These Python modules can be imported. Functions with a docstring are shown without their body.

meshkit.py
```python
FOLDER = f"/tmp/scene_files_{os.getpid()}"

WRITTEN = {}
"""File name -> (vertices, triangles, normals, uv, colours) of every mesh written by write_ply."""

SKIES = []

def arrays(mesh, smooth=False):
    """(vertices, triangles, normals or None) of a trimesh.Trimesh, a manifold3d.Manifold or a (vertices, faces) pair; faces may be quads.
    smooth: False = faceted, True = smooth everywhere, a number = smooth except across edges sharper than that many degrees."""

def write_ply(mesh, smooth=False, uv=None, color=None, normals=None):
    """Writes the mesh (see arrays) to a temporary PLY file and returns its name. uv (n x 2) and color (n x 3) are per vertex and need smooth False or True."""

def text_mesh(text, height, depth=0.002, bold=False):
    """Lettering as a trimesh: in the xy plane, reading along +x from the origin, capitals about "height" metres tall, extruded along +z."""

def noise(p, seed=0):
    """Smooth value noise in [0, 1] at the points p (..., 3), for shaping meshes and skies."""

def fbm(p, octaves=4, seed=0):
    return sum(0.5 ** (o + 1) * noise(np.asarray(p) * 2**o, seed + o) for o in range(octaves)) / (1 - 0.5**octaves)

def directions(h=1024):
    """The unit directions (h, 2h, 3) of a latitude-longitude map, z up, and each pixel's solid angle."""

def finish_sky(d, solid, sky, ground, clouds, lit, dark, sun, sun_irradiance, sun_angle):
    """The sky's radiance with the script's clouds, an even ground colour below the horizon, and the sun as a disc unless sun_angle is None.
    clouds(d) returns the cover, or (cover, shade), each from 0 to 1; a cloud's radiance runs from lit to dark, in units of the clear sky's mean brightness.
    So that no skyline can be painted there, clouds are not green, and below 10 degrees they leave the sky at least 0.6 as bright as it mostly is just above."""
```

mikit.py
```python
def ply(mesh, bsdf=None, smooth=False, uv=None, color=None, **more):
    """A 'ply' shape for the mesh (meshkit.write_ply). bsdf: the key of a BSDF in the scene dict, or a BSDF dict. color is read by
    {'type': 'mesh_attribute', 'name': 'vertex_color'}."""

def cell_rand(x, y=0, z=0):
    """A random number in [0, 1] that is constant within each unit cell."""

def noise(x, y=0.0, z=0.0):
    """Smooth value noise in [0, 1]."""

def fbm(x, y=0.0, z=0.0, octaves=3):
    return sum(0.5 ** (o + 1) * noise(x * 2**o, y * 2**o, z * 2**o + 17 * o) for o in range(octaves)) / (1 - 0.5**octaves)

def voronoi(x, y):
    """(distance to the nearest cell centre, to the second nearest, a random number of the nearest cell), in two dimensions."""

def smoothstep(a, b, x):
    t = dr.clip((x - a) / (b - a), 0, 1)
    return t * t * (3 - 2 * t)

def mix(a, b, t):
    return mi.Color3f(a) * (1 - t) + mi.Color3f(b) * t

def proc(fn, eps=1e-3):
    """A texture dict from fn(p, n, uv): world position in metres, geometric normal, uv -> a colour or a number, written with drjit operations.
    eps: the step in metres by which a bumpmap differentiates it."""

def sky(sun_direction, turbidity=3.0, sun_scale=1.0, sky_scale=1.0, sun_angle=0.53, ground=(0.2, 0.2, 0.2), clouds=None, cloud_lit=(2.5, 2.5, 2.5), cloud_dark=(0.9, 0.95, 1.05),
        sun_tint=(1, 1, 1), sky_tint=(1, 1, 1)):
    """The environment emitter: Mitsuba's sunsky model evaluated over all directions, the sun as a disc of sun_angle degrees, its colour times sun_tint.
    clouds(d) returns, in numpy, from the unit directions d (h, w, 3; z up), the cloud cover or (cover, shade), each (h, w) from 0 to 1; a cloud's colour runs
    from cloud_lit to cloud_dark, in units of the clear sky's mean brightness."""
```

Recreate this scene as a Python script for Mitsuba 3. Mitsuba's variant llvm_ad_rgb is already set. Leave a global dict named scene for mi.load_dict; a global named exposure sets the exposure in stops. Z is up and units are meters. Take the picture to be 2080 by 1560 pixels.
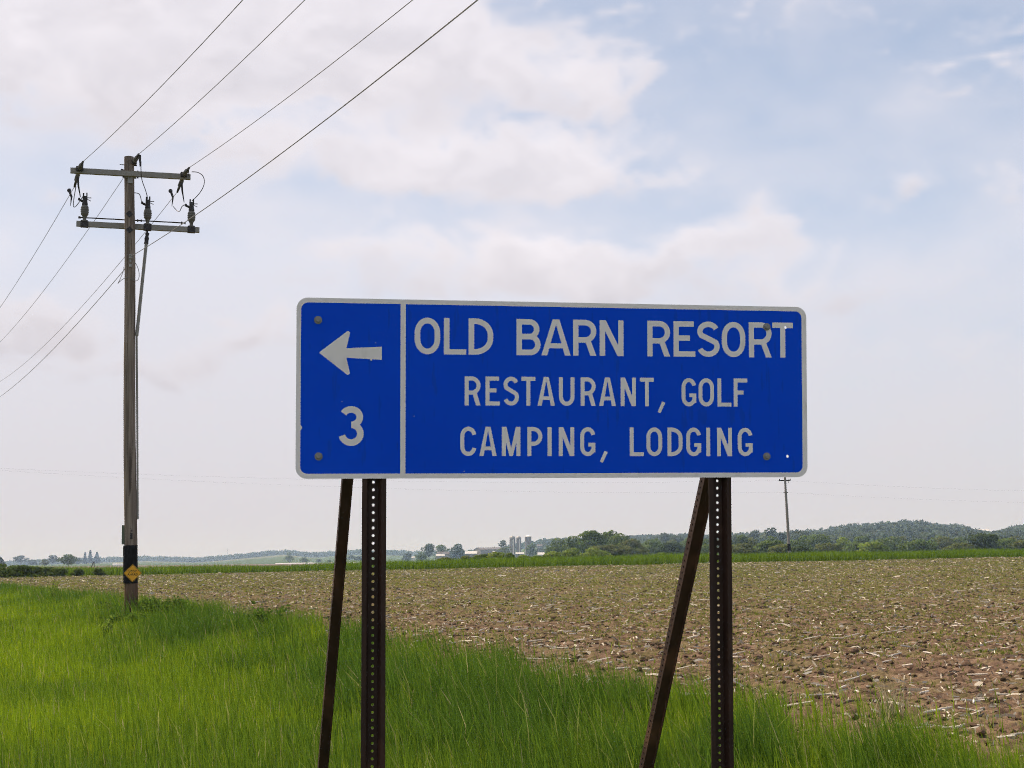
import math, random
import numpy as np, trimesh, mitsuba as mi, drjit as dr
import mikit, meshkit
from shapely.geometry import Polygon, LineString, Point, box as sbox
from shapely.ops import unary_union
from shapely import affinity

T4 = mi.ScalarTransform4f
PI = math.pi
rng = np.random.default_rng(7)
random.seed(7)
scene, labels = {}, {}

# ------------------------------------------------------------------ camera, sky, exposure
EYE = np.array([0.0, 0.0, 1.5])
PITCH, ROLL, FOC = math.atan(358 / 3000), 0.011, 3000.0
FWD = np.array([0, math.cos(PITCH), math.sin(PITCH)])
_u0 = np.cross([1.0, 0, 0], FWD)
RIGHT = np.array([1.0, 0, 0]) * math.cos(ROLL) - _u0 * math.sin(ROLL)
UP = _u0 * math.cos(ROLL) + np.array([1.0, 0, 0]) * math.sin(ROLL)
exposure = 2.05
SUN = (-0.43, 0.30, 0.85)


def sky_clouds(d):
    """Broken fair-weather cumulus: masses by azimuth and elevation (degrees), edges from noise, thick haze towards the horizon."""
    az = np.degrees(np.arctan2(d[..., 0], d[..., 1]))
    el = np.degrees(np.arcsin(np.clip(d[..., 2], -1, 1)))
    q = np.stack([az * 0.16, el * 0.30, np.zeros_like(az)], -1)
    warp = np.stack([meshkit.fbm(q * 1.7 + 5, 4), meshkit.fbm(q * 1.7 + 31, 4), np.zeros_like(az)], -1) - 0.5
    wa, we = az + warp[..., 0] * 4.0, el + warp[..., 1] * 2.4
    n = meshkit.fbm(np.stack([wa * 0.20, we * 0.50, np.zeros_like(az)], -1), 6)
    nf = meshkit.fbm(np.stack([wa * 0.9, we * 1.5, np.zeros_like(az) + 3], -1), 5)
    # cumulus masses: azimuth, elevation, half widths, weight; bases flatter and greyer than the tops
    m, low, tot = np.full(az.shape, 0.0), np.zeros(az.shape), np.full(az.shape, 1e-3)
    for (a, e, ra, re, k) in ((-12.5, 20.5, 8.5, 3.2, .50), (-4.0, 20.2, 4.3, 2.6, .46), (-17.5, 18.4, 5, 2.4, .36), (-8.0, 15.6, 5.0, 1.5, .30), (.8, 18.4, 2.4, 1.3, .34), (4.0, 18.0, 1.7, .8, .28),
                              (-1.5, 15.1, 4.4, 1.45, .44), (2.9, 14.9, 1.9, 1.2, .34), (6.4, 14.3, 1.7, .7, .24), (9.0, 13.2, 1.2, .6, .18), (8.2, 12.0, 2.2, .9, .34), (4.0, 11.2, 3.6, .9, .34), (-1.0, 11.2, 4.4, 1.1, .30), (-6.5, 11.6, 2.6, 1.2, .22), (11.5, 10.4, 3.0, .8, .22),
                              (14.9, 13.8, 1.1, .55, .26), (18.3, 13.4, .8, .7, .18), (18.6, 16.6, 2.4, 1.8, .12), (-10.4, 8.7, 2.2, 1.0, .34), (-18.5, 9.0, 3.2, 1.0, .30), (-14.0, 7.4, 3.0, .8, .2), (18.6, 10.0, 2.2, .55, .28), (-17.5, 13.6, 1.6, .8, .1)):
        up = (we - e) / (re * 1.22)
        w = k * np.exp(-((wa - a) / (ra * 1.15)) ** 4 - np.where(up > 0, up ** 2, (up * 1.25) ** 4))
        m += w
        low += w * np.clip(.45 - .75 * up, 0, 1)
        tot += w
    low /= tot
    rest = np.clip((np.abs(az) - 23) / 10, 0, 1) + np.clip((el - 24) / 8, 0, 1)
    m = m + np.clip(rest, 0, 1) * np.clip((n - .46) * 2.4, 0, .6)
    v = m + (nf - .5) * .55 + (n - .5) * .45
    c = np.clip((v - 0.06) / 0.40, 0, 1)
    c = c * c * (3 - 2 * c)
    haze = np.clip((11.5 - el) / 11.5, 0, 1) ** 0.8
    veil = np.clip(.52 + .5 * (meshkit.fbm(q * 1.6 + 70, 5) - .45) - .006 * az + .02 * np.clip(15 - el, -6, 6), .12, .72)
    cover = 1 - (1 - 0.84 * c) * (1 - 0.92 * haze) * (1 - veil)
    gam = np.clip(d @ (np.array(SUN) / np.linalg.norm(SUN)), -1, 1)      # clouds scatter forwards: brighter towards the sun
    shade = np.clip(.10 + .34 * low * c + .45 * (nf - .5) * c + .55 * haze + (1 - c) * .10 + .04, 0, 1)
    return cover, shade


scene['sky'] = mikit.sky(SUN, turbidity=3.5, clouds=sky_clouds, cloud_lit=(2.46, 2.32, 2.41), cloud_dark=(1.44, 1.36, 1.47), sky_tint=(1.10, 1.03, .97), sun_tint=(1, .97, .93), ground=(.12, .14, .07))
labels['sky'] = {'kind': 'structure'}
scene['camera'] = {'type': 'perspective', 'fov': 2 * math.degrees(math.atan(1040 / FOC)), 'fov_axis': 'x', 'near_clip': 0.05, 'far_clip': 30000.0,
                   'to_world': T4().look_at(origin=EYE.tolist(), target=(EYE + FWD).tolist(), up=UP.tolist()), 'medium': {'type': 'ref', 'id': 'haze_air'}}


def at(x, y, Y):
    """The measured spot of the photograph (2080 x 1560 pixels) at Y metres ahead."""
    v = FWD + (x - 1040) / FOC * RIGHT - (y - 780) / FOC * UP
    return EYE + v * (Y / v[1])


# ------------------------------------------------------------------ helpers
def key_for(name):
    k, i = name, 0
    while any(e == k or e.startswith(k + '__') for e in scene) or k in labels:
        i += 1
        k = f'{name}_{i:03d}'
    return k


_used = {}


def foliage(V, F, Nn, C, bsdf='mat_leaf'):
    """Leaf clumps shaded by the crown's own roundness: normals given per vertex."""
    Nn = Nn / np.maximum(np.linalg.norm(Nn, axis=1, keepdims=True), 1e-9)
    return {'type': 'ply', 'filename': meshkit.write_ply((V, F), False, None, C, normals=Nn), 'face_normals': False, 'bsdf': {'type': 'ref', 'id': bsdf}}


def part(parent, name, mesh, bsdf, label=None, smooth=False, color=None, kind=None, **more):
    full = f'{parent}__{name}'
    n = _used.get(full, 0)
    _used[full] = n + 1
    key = full if n == 0 else f'{full}_{n:03d}'
    scene[key] = mikit.ply(mesh, bsdf, smooth=smooth, color=color, **more)
    if label or kind:
        labels[key] = {}
        if label: labels[key]['label'] = label
        if kind: labels[key]['kind'] = kind
    return key


def thing(name, label, cat, group=None, kind=None):
    n = _used.get(name, 0)
    _used[name] = n + 1
    key = name if n == 0 else f'{name}_{n:03d}'
    labels[key] = {'label': label, 'category': cat}
    if group: labels[key]['group'] = group
    if kind: labels[key]['kind'] = kind
    return key


def single(name, mesh, bsdf, label, cat, group=None, kind=None, smooth=False, color=None):
    key = thing(name, label, cat, group, kind)
    scene[key] = mikit.ply(mesh, bsdf, smooth=smooth, color=color)
    return key


def struct(name, mesh, bsdf, smooth=False, color=None):
    scene[name] = mikit.ply(mesh, bsdf, smooth=smooth, color=color)
    labels[name] = {'kind': 'structure'}


cat_m = trimesh.util.concatenate


def bx(sx, sy, sz, c=(0, 0, 0), R=None):
    m = trimesh.creation.box((sx, sy, sz))
    if R is not None:
        m.apply_transform(R)
    m.apply_translation(c)
    return m


def frame_matrix(o, X, Y, Z):
    M = np.eye(4)
    M[:3, 0], M[:3, 1], M[:3, 2], M[:3, 3] = X, Y, Z, o
    return M


def unit(v):
    v = np.asarray(v, float)
    return v / np.linalg.norm(v)


def tube(points, radius, n=6, close=True):
    """Tube along points; radius a number or one per point."""
    P = np.asarray(points, float)
    r = np.broadcast_to(radius, len(P))
    t = np.gradient(P, axis=0)
    t /= np.linalg.norm(t, axis=1, keepdims=True)
    a = np.array([0, 0, 1.0]) if abs(t[0][2]) < .9 else np.array([1.0, 0, 0])
    u = unit(np.cross(t[0], a))
    V = []
    for i in range(len(P)):
        u = unit(u - t[i] * (u @ t[i]))
        w = np.cross(t[i], u)
        ang = np.arange(n) * 2 * PI / n
        V.append(P[i] + r[i] * (np.cos(ang)[:, None] * u + np.sin(ang)[:, None] * w))
    V = np.vstack(V)
    F = []
    for i in range(len(P) - 1):
        for j in range(n):
            a0, b0, a1, b1 = i * n + j, i * n + (j + 1) % n, (i + 1) * n + j, (i + 1) * n + (j + 1) % n
            F += [[a0, b0, b1], [a0, b1, a1]]
    if close:
        for j in range(1, n - 1):
            F += [[0, j + 1, j], [(len(P) - 1) * n, (len(P) - 1) * n + j, (len(P) - 1) * n + j + 1]]
    return trimesh.Trimesh(V, np.array(F), process=False)


def lathe(profile, o=(0, 0, 0), axis=(0, 0, 1), n=16):
    """Solid of revolution; profile (radius, height) pairs, along axis from o."""
    m = trimesh.creation.revolve(np.array(profile, float), sections=n)
    Z = unit(axis)
    X = unit(np.cross(Z, [0.3, 1, 0.1]))
    m.apply_transform(frame_matrix(o, X, np.cross(Z, X), Z))
    return m


def extrude(poly, depth, M=None, z0=0.0):
    ms = []
    for g in getattr(poly, 'geoms', [poly]):
        if g.area > 1e-9:
            ms.append(trimesh.creation.extrude_polygon(g, depth, engine='earcut'))
    m = cat_m(ms)
    m.apply_translation([0, 0, z0])
    if M is not None:
        m.apply_transform(M)
    return m


def smooth01(a, b, x):
    t = np.clip((x - a) / (b - a), 0, 1)
    return t * t * (3 - 2 * t)


# ------------------------------------------------------------------ materials
def rgb(*c):
    return {'type': 'rgb', 'value': list(c)}


def matte(c, rough=.8, **k):
    return {'type': 'twosided', 'bsdf': {'type': 'principled', 'base_color': rgb(*c) if not isinstance(c, dict) else c, 'roughness': rough, 'specular': .3, **k}}


S, MX, N, FB = mikit.smoothstep, mikit.mix, mikit.noise, mikit.fbm


def ground_color(p, n, uv):
    x, y = p.x, p.y
    near = MX((.030, .045, .012), (.060, .072, .022), FB(x * 1.3, y * 1.3))
    k = x / dr.maximum(y, 1.0)
    f1 = FB(x * .004 + 3, y * .0022 + 1, 0.0, 2)
    far = MX((.070, .105, .045), (.120, .130, .070), S(.35, .65, f1))
    far = MX(far, (.085, .120, .06), S(.48, .52, N(x * .0016 + 7, y * .0011)))
    mauve = MX((.155, .125, .120), (.185, .150, .140), FB(x * .03, y * .02))
    left = S(-.122, -.132, k) * S(150.0, 170.0, y) * (1 - S(1250.0, 1300.0, y))
    far = MX(far, mauve, left)
    return MX(near, far, S(122.0, 150.0, y))


def soil_color(p, n, uv):
    x, y = p.x, p.y
    a = FB(x * 9, y * 9, 0.0, 3)
    b = FB(x * .7 + 9, y * .7, 0.0, 3)
    c = MX(MX((.082, .055, .040), (.185, .128, .090), a), MX((.078, .058, .038), (.170, .130, .084), a), S(14.0, 40.0, y))
    c = MX(c, (.210, .158, .112), S(.62, .8, N(x * 31, y * 31)) * .6)
    c = MX(c, (.055, .036, .027), S(.60, .75, N(x * 14 + 5, y * 14)) * .7)
    grn = S(.42, .62, FB(x * 5 + 3, y * 5, 0.0, 3)) * S(.34, .56, b + .06)
    return MX(c, (.130, .135, .045), grn * (.30 + .40 * S(16.0, 60.0, y)))


def soil_bump(p, n, uv):
    return .022 * FB(p.x * 16, p.y * 16, p.z * 16, 3) + .03 * FB(p.x * 5, p.y * 5, 0.0, 2)


def wood_color(p, n, uv):
    g = FB(p.x * 26, p.y * 26, p.z * 1.1, 3)
    c = MX((.140, .115, .095), (.270, .228, .190), S(.25, .75, g))
    c = MX(c, (.060, .046, .038), S(.58, .72, FB(p.x * 60, p.y * 60, p.z * .9 + 4, 2)) * .85)
    c = MX(c, (.120, .070, .042), (1 - S(.9, 2.3, p.z)) * .75)
    return MX(c, (.035, .026, .021), (1 - S(.5, 1.3, p.z + .7 * N(p.x * 14, p.y * 14, p.z * 1.2))) * .85)


def wood_bump(p, n, uv):
    return .006 * FB(p.x * 40, p.y * 40, p.z * 1.4, 3)


def steel_color(p, n, uv):
    g = FB(p.x * 30, p.y * 30, p.z * 9, 3)
    c = MX((.016, .0085, .0070), (.050, .025, .018), g)
    return MX(c, (.105, .052, .030), S(.60, .8, FB(p.x * 11 + 7, p.y * 11, p.z * 5, 3)) * .6)


def blue_color(p, n, uv):
    g = FB(p.x * 3.2, p.y * 3.2, p.z * 3.2, 3)
    c = MX((.0010, .064, .66), (.0016, .078, .74), g)
    return MX(c, (.010, .060, .30), S(.66, .8, FB(p.x * 60, p.z * 9, 0.0, 3)) * .25)


def white_color(p, n, uv):
    g = FB(p.x * 5, p.y * 5, p.z * 2, 3)
    c = MX((.77, .745, .74), (.84, .81, .805), g)
    return MX(c, (.56, .53, .51), S(.58, .8, FB(p.x * 34, p.y * 34, p.z * 12, 3)) * .30)


def galv_color(p, n, uv):
    return MX((.20, .20, .19), (.33, .33, .32), FB(p.x * 12, p.y * 12, p.z * 12, 3))


def silo_color(p, n, uv):
    ring = S(.80, .92, dr.abs(dr.sin(p.z * 3.1)))
    c = MX((.15, .138, .138), (.22, .205, .20), FB(p.x * .6, p.y * .6, p.z * .09, 3))
    return MX(c, (.16, .15, .15), ring * .4)


M = scene
M['mat_ground'] = {'type': 'twosided', 'bsdf': {'type': 'diffuse', 'reflectance': mikit.proc(ground_color)}}
M['mat_soil'] = {'type': 'twosided', 'bsdf': {'type': 'bumpmap', 'nested_texture': mikit.proc(soil_bump, eps=4e-3), 'scale': 1.0, 'nested_bsdf': {'type': 'diffuse', 'reflectance': mikit.proc(soil_color)}}}
M['mat_grass'] = {'type': 'principledthin', 'base_color': {'type': 'mesh_attribute', 'name': 'vertex_color'}, 'roughness': .6, 'diff_trans': 1.05, 'spec_trans': 0.0, 'eta': 1.12}
M['mat_leaf'] = {'type': 'principledthin', 'base_color': {'type': 'mesh_attribute', 'name': 'vertex_color'}, 'roughness': .9, 'diff_trans': .9, 'spec_trans': 0.0, 'eta': 1.06}
M['mat_vertex'] = {'type': 'twosided', 'bsdf': {'type': 'diffuse', 'reflectance': {'type': 'mesh_attribute', 'name': 'vertex_color'}}}
M['mat_bark'] = matte((.09, .075, .06), .9)
M['mat_wood'] = {'type': 'twosided', 'bsdf': {'type': 'bumpmap', 'nested_texture': mikit.proc(wood_bump, eps=3e-3), 'scale': 1.0, 'nested_bsdf': {'type': 'diffuse', 'reflectance': mikit.proc(wood_color)}}}
M['mat_arm'] = matte((.24, .235, .215), .75)
M['mat_steel'] = matte(mikit.proc(steel_color), .55)
M['mat_blue'] = matte(mikit.proc(blue_color), .5)
M['mat_blue']['bsdf']['specular'] = .08
M['mat_white'] = matte(mikit.proc(white_color), .5)
M['mat_alu'] = matte((.45, .45, .45), .45, metallic=.6)
M['mat_galv'] = matte(mikit.proc(galv_color), .5, metallic=.3)
M['mat_dark'] = matte((.028, .026, .026), .5)
M['mat_wrap'] = matte((.014, .014, .015), .8)
M['mat_wrap']['bsdf']['specular'] = .05
M['mat_porcelain'] = matte((.115, .113, .10), .4)
M['mat_wire'] = matte((.24, .235, .24), .5, metallic=.3)
M['mat_yellow'] = matte((.70, .36, .018), .5)
M['mat_black'] = matte((.015, .012, .010), .6)
M['mat_silo'] = matte(mikit.proc(silo_color), .8)
M['mat_roof_white'] = matte((.46, .46, .46), .8)
M['mat_cap'] = matte((.75, .75, .75), .6)
M['mat_roof_dark'] = matte((.085, .08, .085), .8)
M['mat_wall_grey'] = matte((.20, .18, .175), .9)
M['mat_wall_white'] = matte((.62, .61, .60), .8)
M['mat_window'] = matte((.03, .035, .045), .2)

# ------------------------------------------------------------------ terrain
EDGE_X, EDGE_K, EDGE_Y = -6.47, -0.447, 31.0        # the field's edge, parallel to the road
FAR = 115.0                                           # far side of the crop field
_sky_px = np.array([0, 170, 300, 400, 480, 575, 640, 700, 780, 850, 950, 1000, 1060, 1110, 1180, 1240, 1330, 1400, 1500, 1560, 1640, 1700, 1780, 1850, 1900, 1960, 2000, 2040, 2080, 2400.])
_sky_up = np.array([8, 12, 15, 11, 17, 25, 18, 23, 22, 19, 20, 24, 34, 40, 40, 44, 46, 48, 48, 50, 54, 62, 68, 71, 63, 58, 46, 54, 62, 50.])
_sky_r = np.interp(_sky_px, [0, 850, 1120, 1500, 2400], [3500, 3500, 2600, 1700, 1700])
_k = (_sky_px - 1040) / FOC
_treeh = np.interp(_sky_px, [0, 850, 1100, 1500, 2400], [10, 11, 10, 13, 14])
_hg = np.maximum(_sky_up * _sky_r / FOC + 1.5 - _treeh, 1.0)


def edge_x(y):
    return EDGE_X + EDGE_K * (y - EDGE_Y)


def ridge(k):
    return np.interp(k, _k, _sky_r), np.interp(k, _k, _hg)


def Z(x, y):
    x, y = np.asarray(x, float), np.asarray(y, float)
    yc, xc = np.clip(y, 2, FAR + 6), np.clip(x, -70, 70)
    z = .25 + .0058 * yc + .0095 * xc * yc / 115
    s = (edge_x(y) - x) * .913
    z = z - .30 * smooth01(.3, 3.2, s) * (1 - smooth01(25, 45, y) * .7) - .18 * smooth01(5, 12, s) * (1 - smooth01(14, 26, y))
    yy = np.maximum(y, 1)
    R, H = ridge(np.clip(x / yy, -.6, .6))
    far = .55 + (H - .55) * smooth01(.38, 1.0, yy / R)
    t = smooth01(FAR + 4, 270, y)
    z = z * (1 - t) + far * t
    return z + .05 * (meshkit.noise(np.stack([x * .3, y * .3, 0 * x], -1)) - .5) * (1 - t)


def grid_mesh(A, Dd, f):
    """Sheet over the product of tangents A and distances Dd; f(x, y) gives z."""
    K, Yv = np.meshgrid(A, Dd, indexing='ij')
    X = K * Yv
    V = np.stack([X, Yv, f(X, Yv)], -1).reshape(-1, 3)
    na, nd = len(A), len(Dd)
    i, j = np.meshgrid(np.arange(na - 1), np.arange(nd - 1), indexing='ij')
    a = (i * nd + j).ravel()
    q = np.stack([a, a + nd, a + nd + 1, a + 1], 1)
    return V, np.vstack([q[:, [0, 1, 2]], q[:, [0, 2, 3]]])


# the ground: one sheet, polar in front of the viewer, plain behind
A = np.concatenate([np.linspace(-6, -.6, 24)[:-1], np.linspace(-.6, .6, 241), np.linspace(.6, 6, 24)[1:]])
Dd = np.concatenate([np.geomspace(2.0, 130, 120), np.geomspace(130, 4200, 120)[1:]])
gv, gf = grid_mesh(A, Dd, Z)
gv2 = np.array([[-12, 2, 0], [12, 2, 0], [300, -200, .1], [-300, -200, .1]], float)
row0 = gv.reshape(len(A), len(Dd), 3)[:, 0]
back = np.vstack([row0, row0 * [1, 0, 1] + [0, -60, 0] + row0 * [8, 0, 0]])
nb = len(A)
bf = np.array([[i, nb + i, nb + i + 1] for i in range(nb - 1)] + [[i, nb + i + 1, i + 1] for i in range(nb - 1)])
ground = (np.vstack([gv, back]), np.vstack([gf, bf + len(gv)]))
struct('ground', ground, 'mat_ground', smooth=True)


# the crop field: a cloddy sheet lying on it
def clods(x, y):
    p = np.stack([x, y, 0 * x], -1)
    a = meshkit.fbm(p * 5.5, 3)
    b = meshkit.noise(p * 19 + 3)
    r = 1 - np.abs(2 * meshkit.noise(p * 12 + 11) - 1)
    rows = .012 * np.sin((x * .9128 + y * .408 + .2 * meshkit.noise(p * .4)) * 2 * PI / .76)
    big = smooth01(.55, .8, meshkit.noise(p * 3.1 + 40)) * .035
    return .035 * (a - .4) + .034 * (b - .5) + .020 * r * r + rows + big * .7


def field_z(x, y):
    s = (edge_x(y) - x) * .913 - .9
    z = Z(x, y) + .035 + clods(x, y) * np.clip(1.2 - y / 150, .3, 1)
    return z - .3 * smooth01(.1, .9, s)


FA = np.concatenate([np.linspace(-.44, .44, 400), np.linspace(.44, .80, 100)[1:]])
FD = np.concatenate([np.geomspace(6.5, 36, 760), np.geomspace(36, FAR, 220)[1:]])
fv, ff = grid_mesh(FA, FD, field_z)
sv = ((edge_x(fv[:, 1]) - fv[:, 0]) * .913) - .9
keep = (sv[ff] < .9).all(1)
ff = ff[keep]
used = np.unique(ff)
remap = np.full(len(fv), -1)
remap[used] = np.arange(len(used))
struct('crop_field', (fv[used], remap[ff]), 'mat_soil', smooth=True)


# ------------------------------------------------------------------ grass
def blades(x, y, z, h, w, lean, azim, col, tipcol=None):
    """Two-segment tapered blades as one mesh (5 vertices, 3 triangles each)."""
    n = len(x)
    face = rng.uniform(0, 2 * PI, n)
    s = np.stack([np.cos(face), np.sin(face), 0 * face], -1) * (w / 2)[:, None]
    L = np.stack([np.cos(azim), np.sin(azim), 0 * azim], -1) * (lean * h)[:, None]
    b = np.stack([x, y, z], -1)
    up = np.stack([0 * h, 0 * h, h], -1)
    mid = b + up * .55 + L * .28
    tip = b + up * (1 - .25 * lean ** 2)[:, None] + L
    V = np.stack([b - s, b + s, mid - s * .8, mid + s * .8, tip], 1).reshape(-1, 3)
    i = np.arange(n)[:, None] * 5
    F = np.concatenate([i + [0, 1, 3], i + [0, 3, 2], i + [2, 3, 4]], 0)
    C = np.repeat(col[:, None, :], 5, 1)
    if tipcol is not None:
        C[:, 4] = tipcol
    return (V, F), C.reshape(-1, 3)


def scatter_polar(n, k0, k1, d0, d1, p=1.0):
    """Random spots in a wedge, uniform in k and with density falling as distance grows."""
    u = rng.uniform(0, 1, n)
    d = d0 * (d1 / d0) ** u if p == 0 else (d0 ** p + u * (d1 ** p - d0 ** p)) ** (1 / p)
    k = rng.uniform(k0, k1, n)
    return k * d, d


def verge_grass():
    x, y = scatter_polar(620000, -.56, .50, 5.0, 82, p=.35)
    s = (edge_x(y) - x) * .913 - .30 - .58 * smooth01(20, 12, y) - .12 * smooth01(10.4, 8.4, y)
    p2 = np.stack([x * .55, y * .55, 0 * x], -1)
    rag = (meshkit.fbm(p2 * 2.2, 3, seed=5) - .5) * 2.2
    ok = (s > .02 + rag * .6) | ((s > -1.6 + rag) & (rng.random(len(x)) < .13 * np.exp(np.minimum(s, 0) * 2.0)))
    x, y, s = x[ok], y[ok], s[ok]
    p = np.stack([x * .55, y * .55, 0 * x], -1)
    big, mid = meshkit.fbm(p * .7, 3, seed=2), meshkit.fbm(p * 2.6, 3, seed=9)
    tuft = meshkit.fbm(np.stack([x * 1.5, y * 1.1, 0 * x], -1), 3, seed=21)
    edge = np.exp(-((s - .9) / 1.2) ** 2) * (.35 + 1.3 * smooth01(.35, .68, tuft))
    h = (.195 + .12 * mid + .18 * edge * (.3 + 1.1 * tuft)) * rng.uniform(.55, 1.2, len(x)) * (1 - .25 * smooth01(30, 60, y))
    w = (.0043 + .00034 * y) * rng.uniform(.6, 1.25, len(x))
    lean = np.abs(rng.normal(.13, .12, len(x))) + .12 * np.minimum(edge, 1)
    az = PI + rng.normal(.0, 1.1, len(x))
    bright, dark = np.array([.245, .365, .018]), np.array([.088, .172, .022])
    t = np.clip(.64 + 1.1 * (big - .5) + .5 * (mid - .5) - .52 * edge + rng.normal(0, .16, len(x)), 0, 1)[:, None]
    c = dark * (1 - t) + bright * t
    yel = (rng.random(len(x)) < .07)[:, None]
    c = np.where(yel, c * [1.45, 1.15, .9], c)
    pale = (rng.random(len(x)) < .011)[:, None]
    c = np.where(pale, np.array([.42, .38, .22]), c)
    broad = rng.random(len(x)) < .03
    w, h = np.where(broad, w * 2.6, w), np.where(broad, h * .85, h)
    seed = rng.random(len(x)) < .012
    h, lean = np.where(seed, h * 1.45, h), np.where(seed, lean + .12, lean)
    c = np.where(seed[:, None], c * .5 + np.array([.17, .16, .07]), c)
    m, col = blades(x, y, Z(x, y) - .01, h, w, lean, az, c)
    single('verge_grass', m, 'mat_grass', 'tall bright green grass filling the roadside verge', 'grass', kind='stuff', color=col)


verge_grass()


def strip_grass():
    n = 90000
    x, y = rng.uniform(-66, 66, n), FAR + rng.uniform(-.2, 9.0, n) ** 1.0
    mid = meshkit.fbm(np.stack([x * .16, y * .3, 0 * x], -1), 4, seed=3)
    k = x / y
    prof = np.interp(k, [-.4, -.3, -.15, -.04, .1, .22, .35, .5], [.95, .95, .80, .95, .95, .85, .70, .65])
    h = prof * (.62 + .6 * mid) * rng.uniform(.55, 1.05, n)
    w = rng.uniform(.03, .06, n)
    t = np.clip(mid + rng.normal(0, .2, n), 0, 1)[:, None]
    c = np.array([.090, .165, .018]) * (1 - t) + np.array([.175, .275, .022]) * t
    m, col = blades(x, y, Z(x, y) - .02, h, w, np.abs(rng.normal(.15, .15, n)), rng.uniform(0, 2 * PI, n), c)
    single('field_border_grass', m, 'mat_grass', 'strip of tall green grass along the far edge of the crop field', 'grass', kind='stuff', color=col)


strip_grass()


# ------------------------------------------------------------------ what lies and grows on the field
def stalk_mesh(L, r, x, y, z, a, tilt, bend=0.0):
    t = np.linspace(0, 1, 4)
    P = np.stack([(t - .5) * L, bend * L * np.sin(t * PI), tilt * (t - .5) * L], -1)
    ca, sa = math.cos(a), math.sin(a)
    P = np.stack([P[:, 0] * ca - P[:, 1] * sa + x, P[:, 0] * sa + P[:, 1] * ca + y, P[:, 2] + z], -1)
    return tube(P, [r, r * 1.06, r * .97, r * .8], 6)


def in_field(x, y, m=.2):
    return (edge_x(y) - x) * .913 < .75 - m


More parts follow.
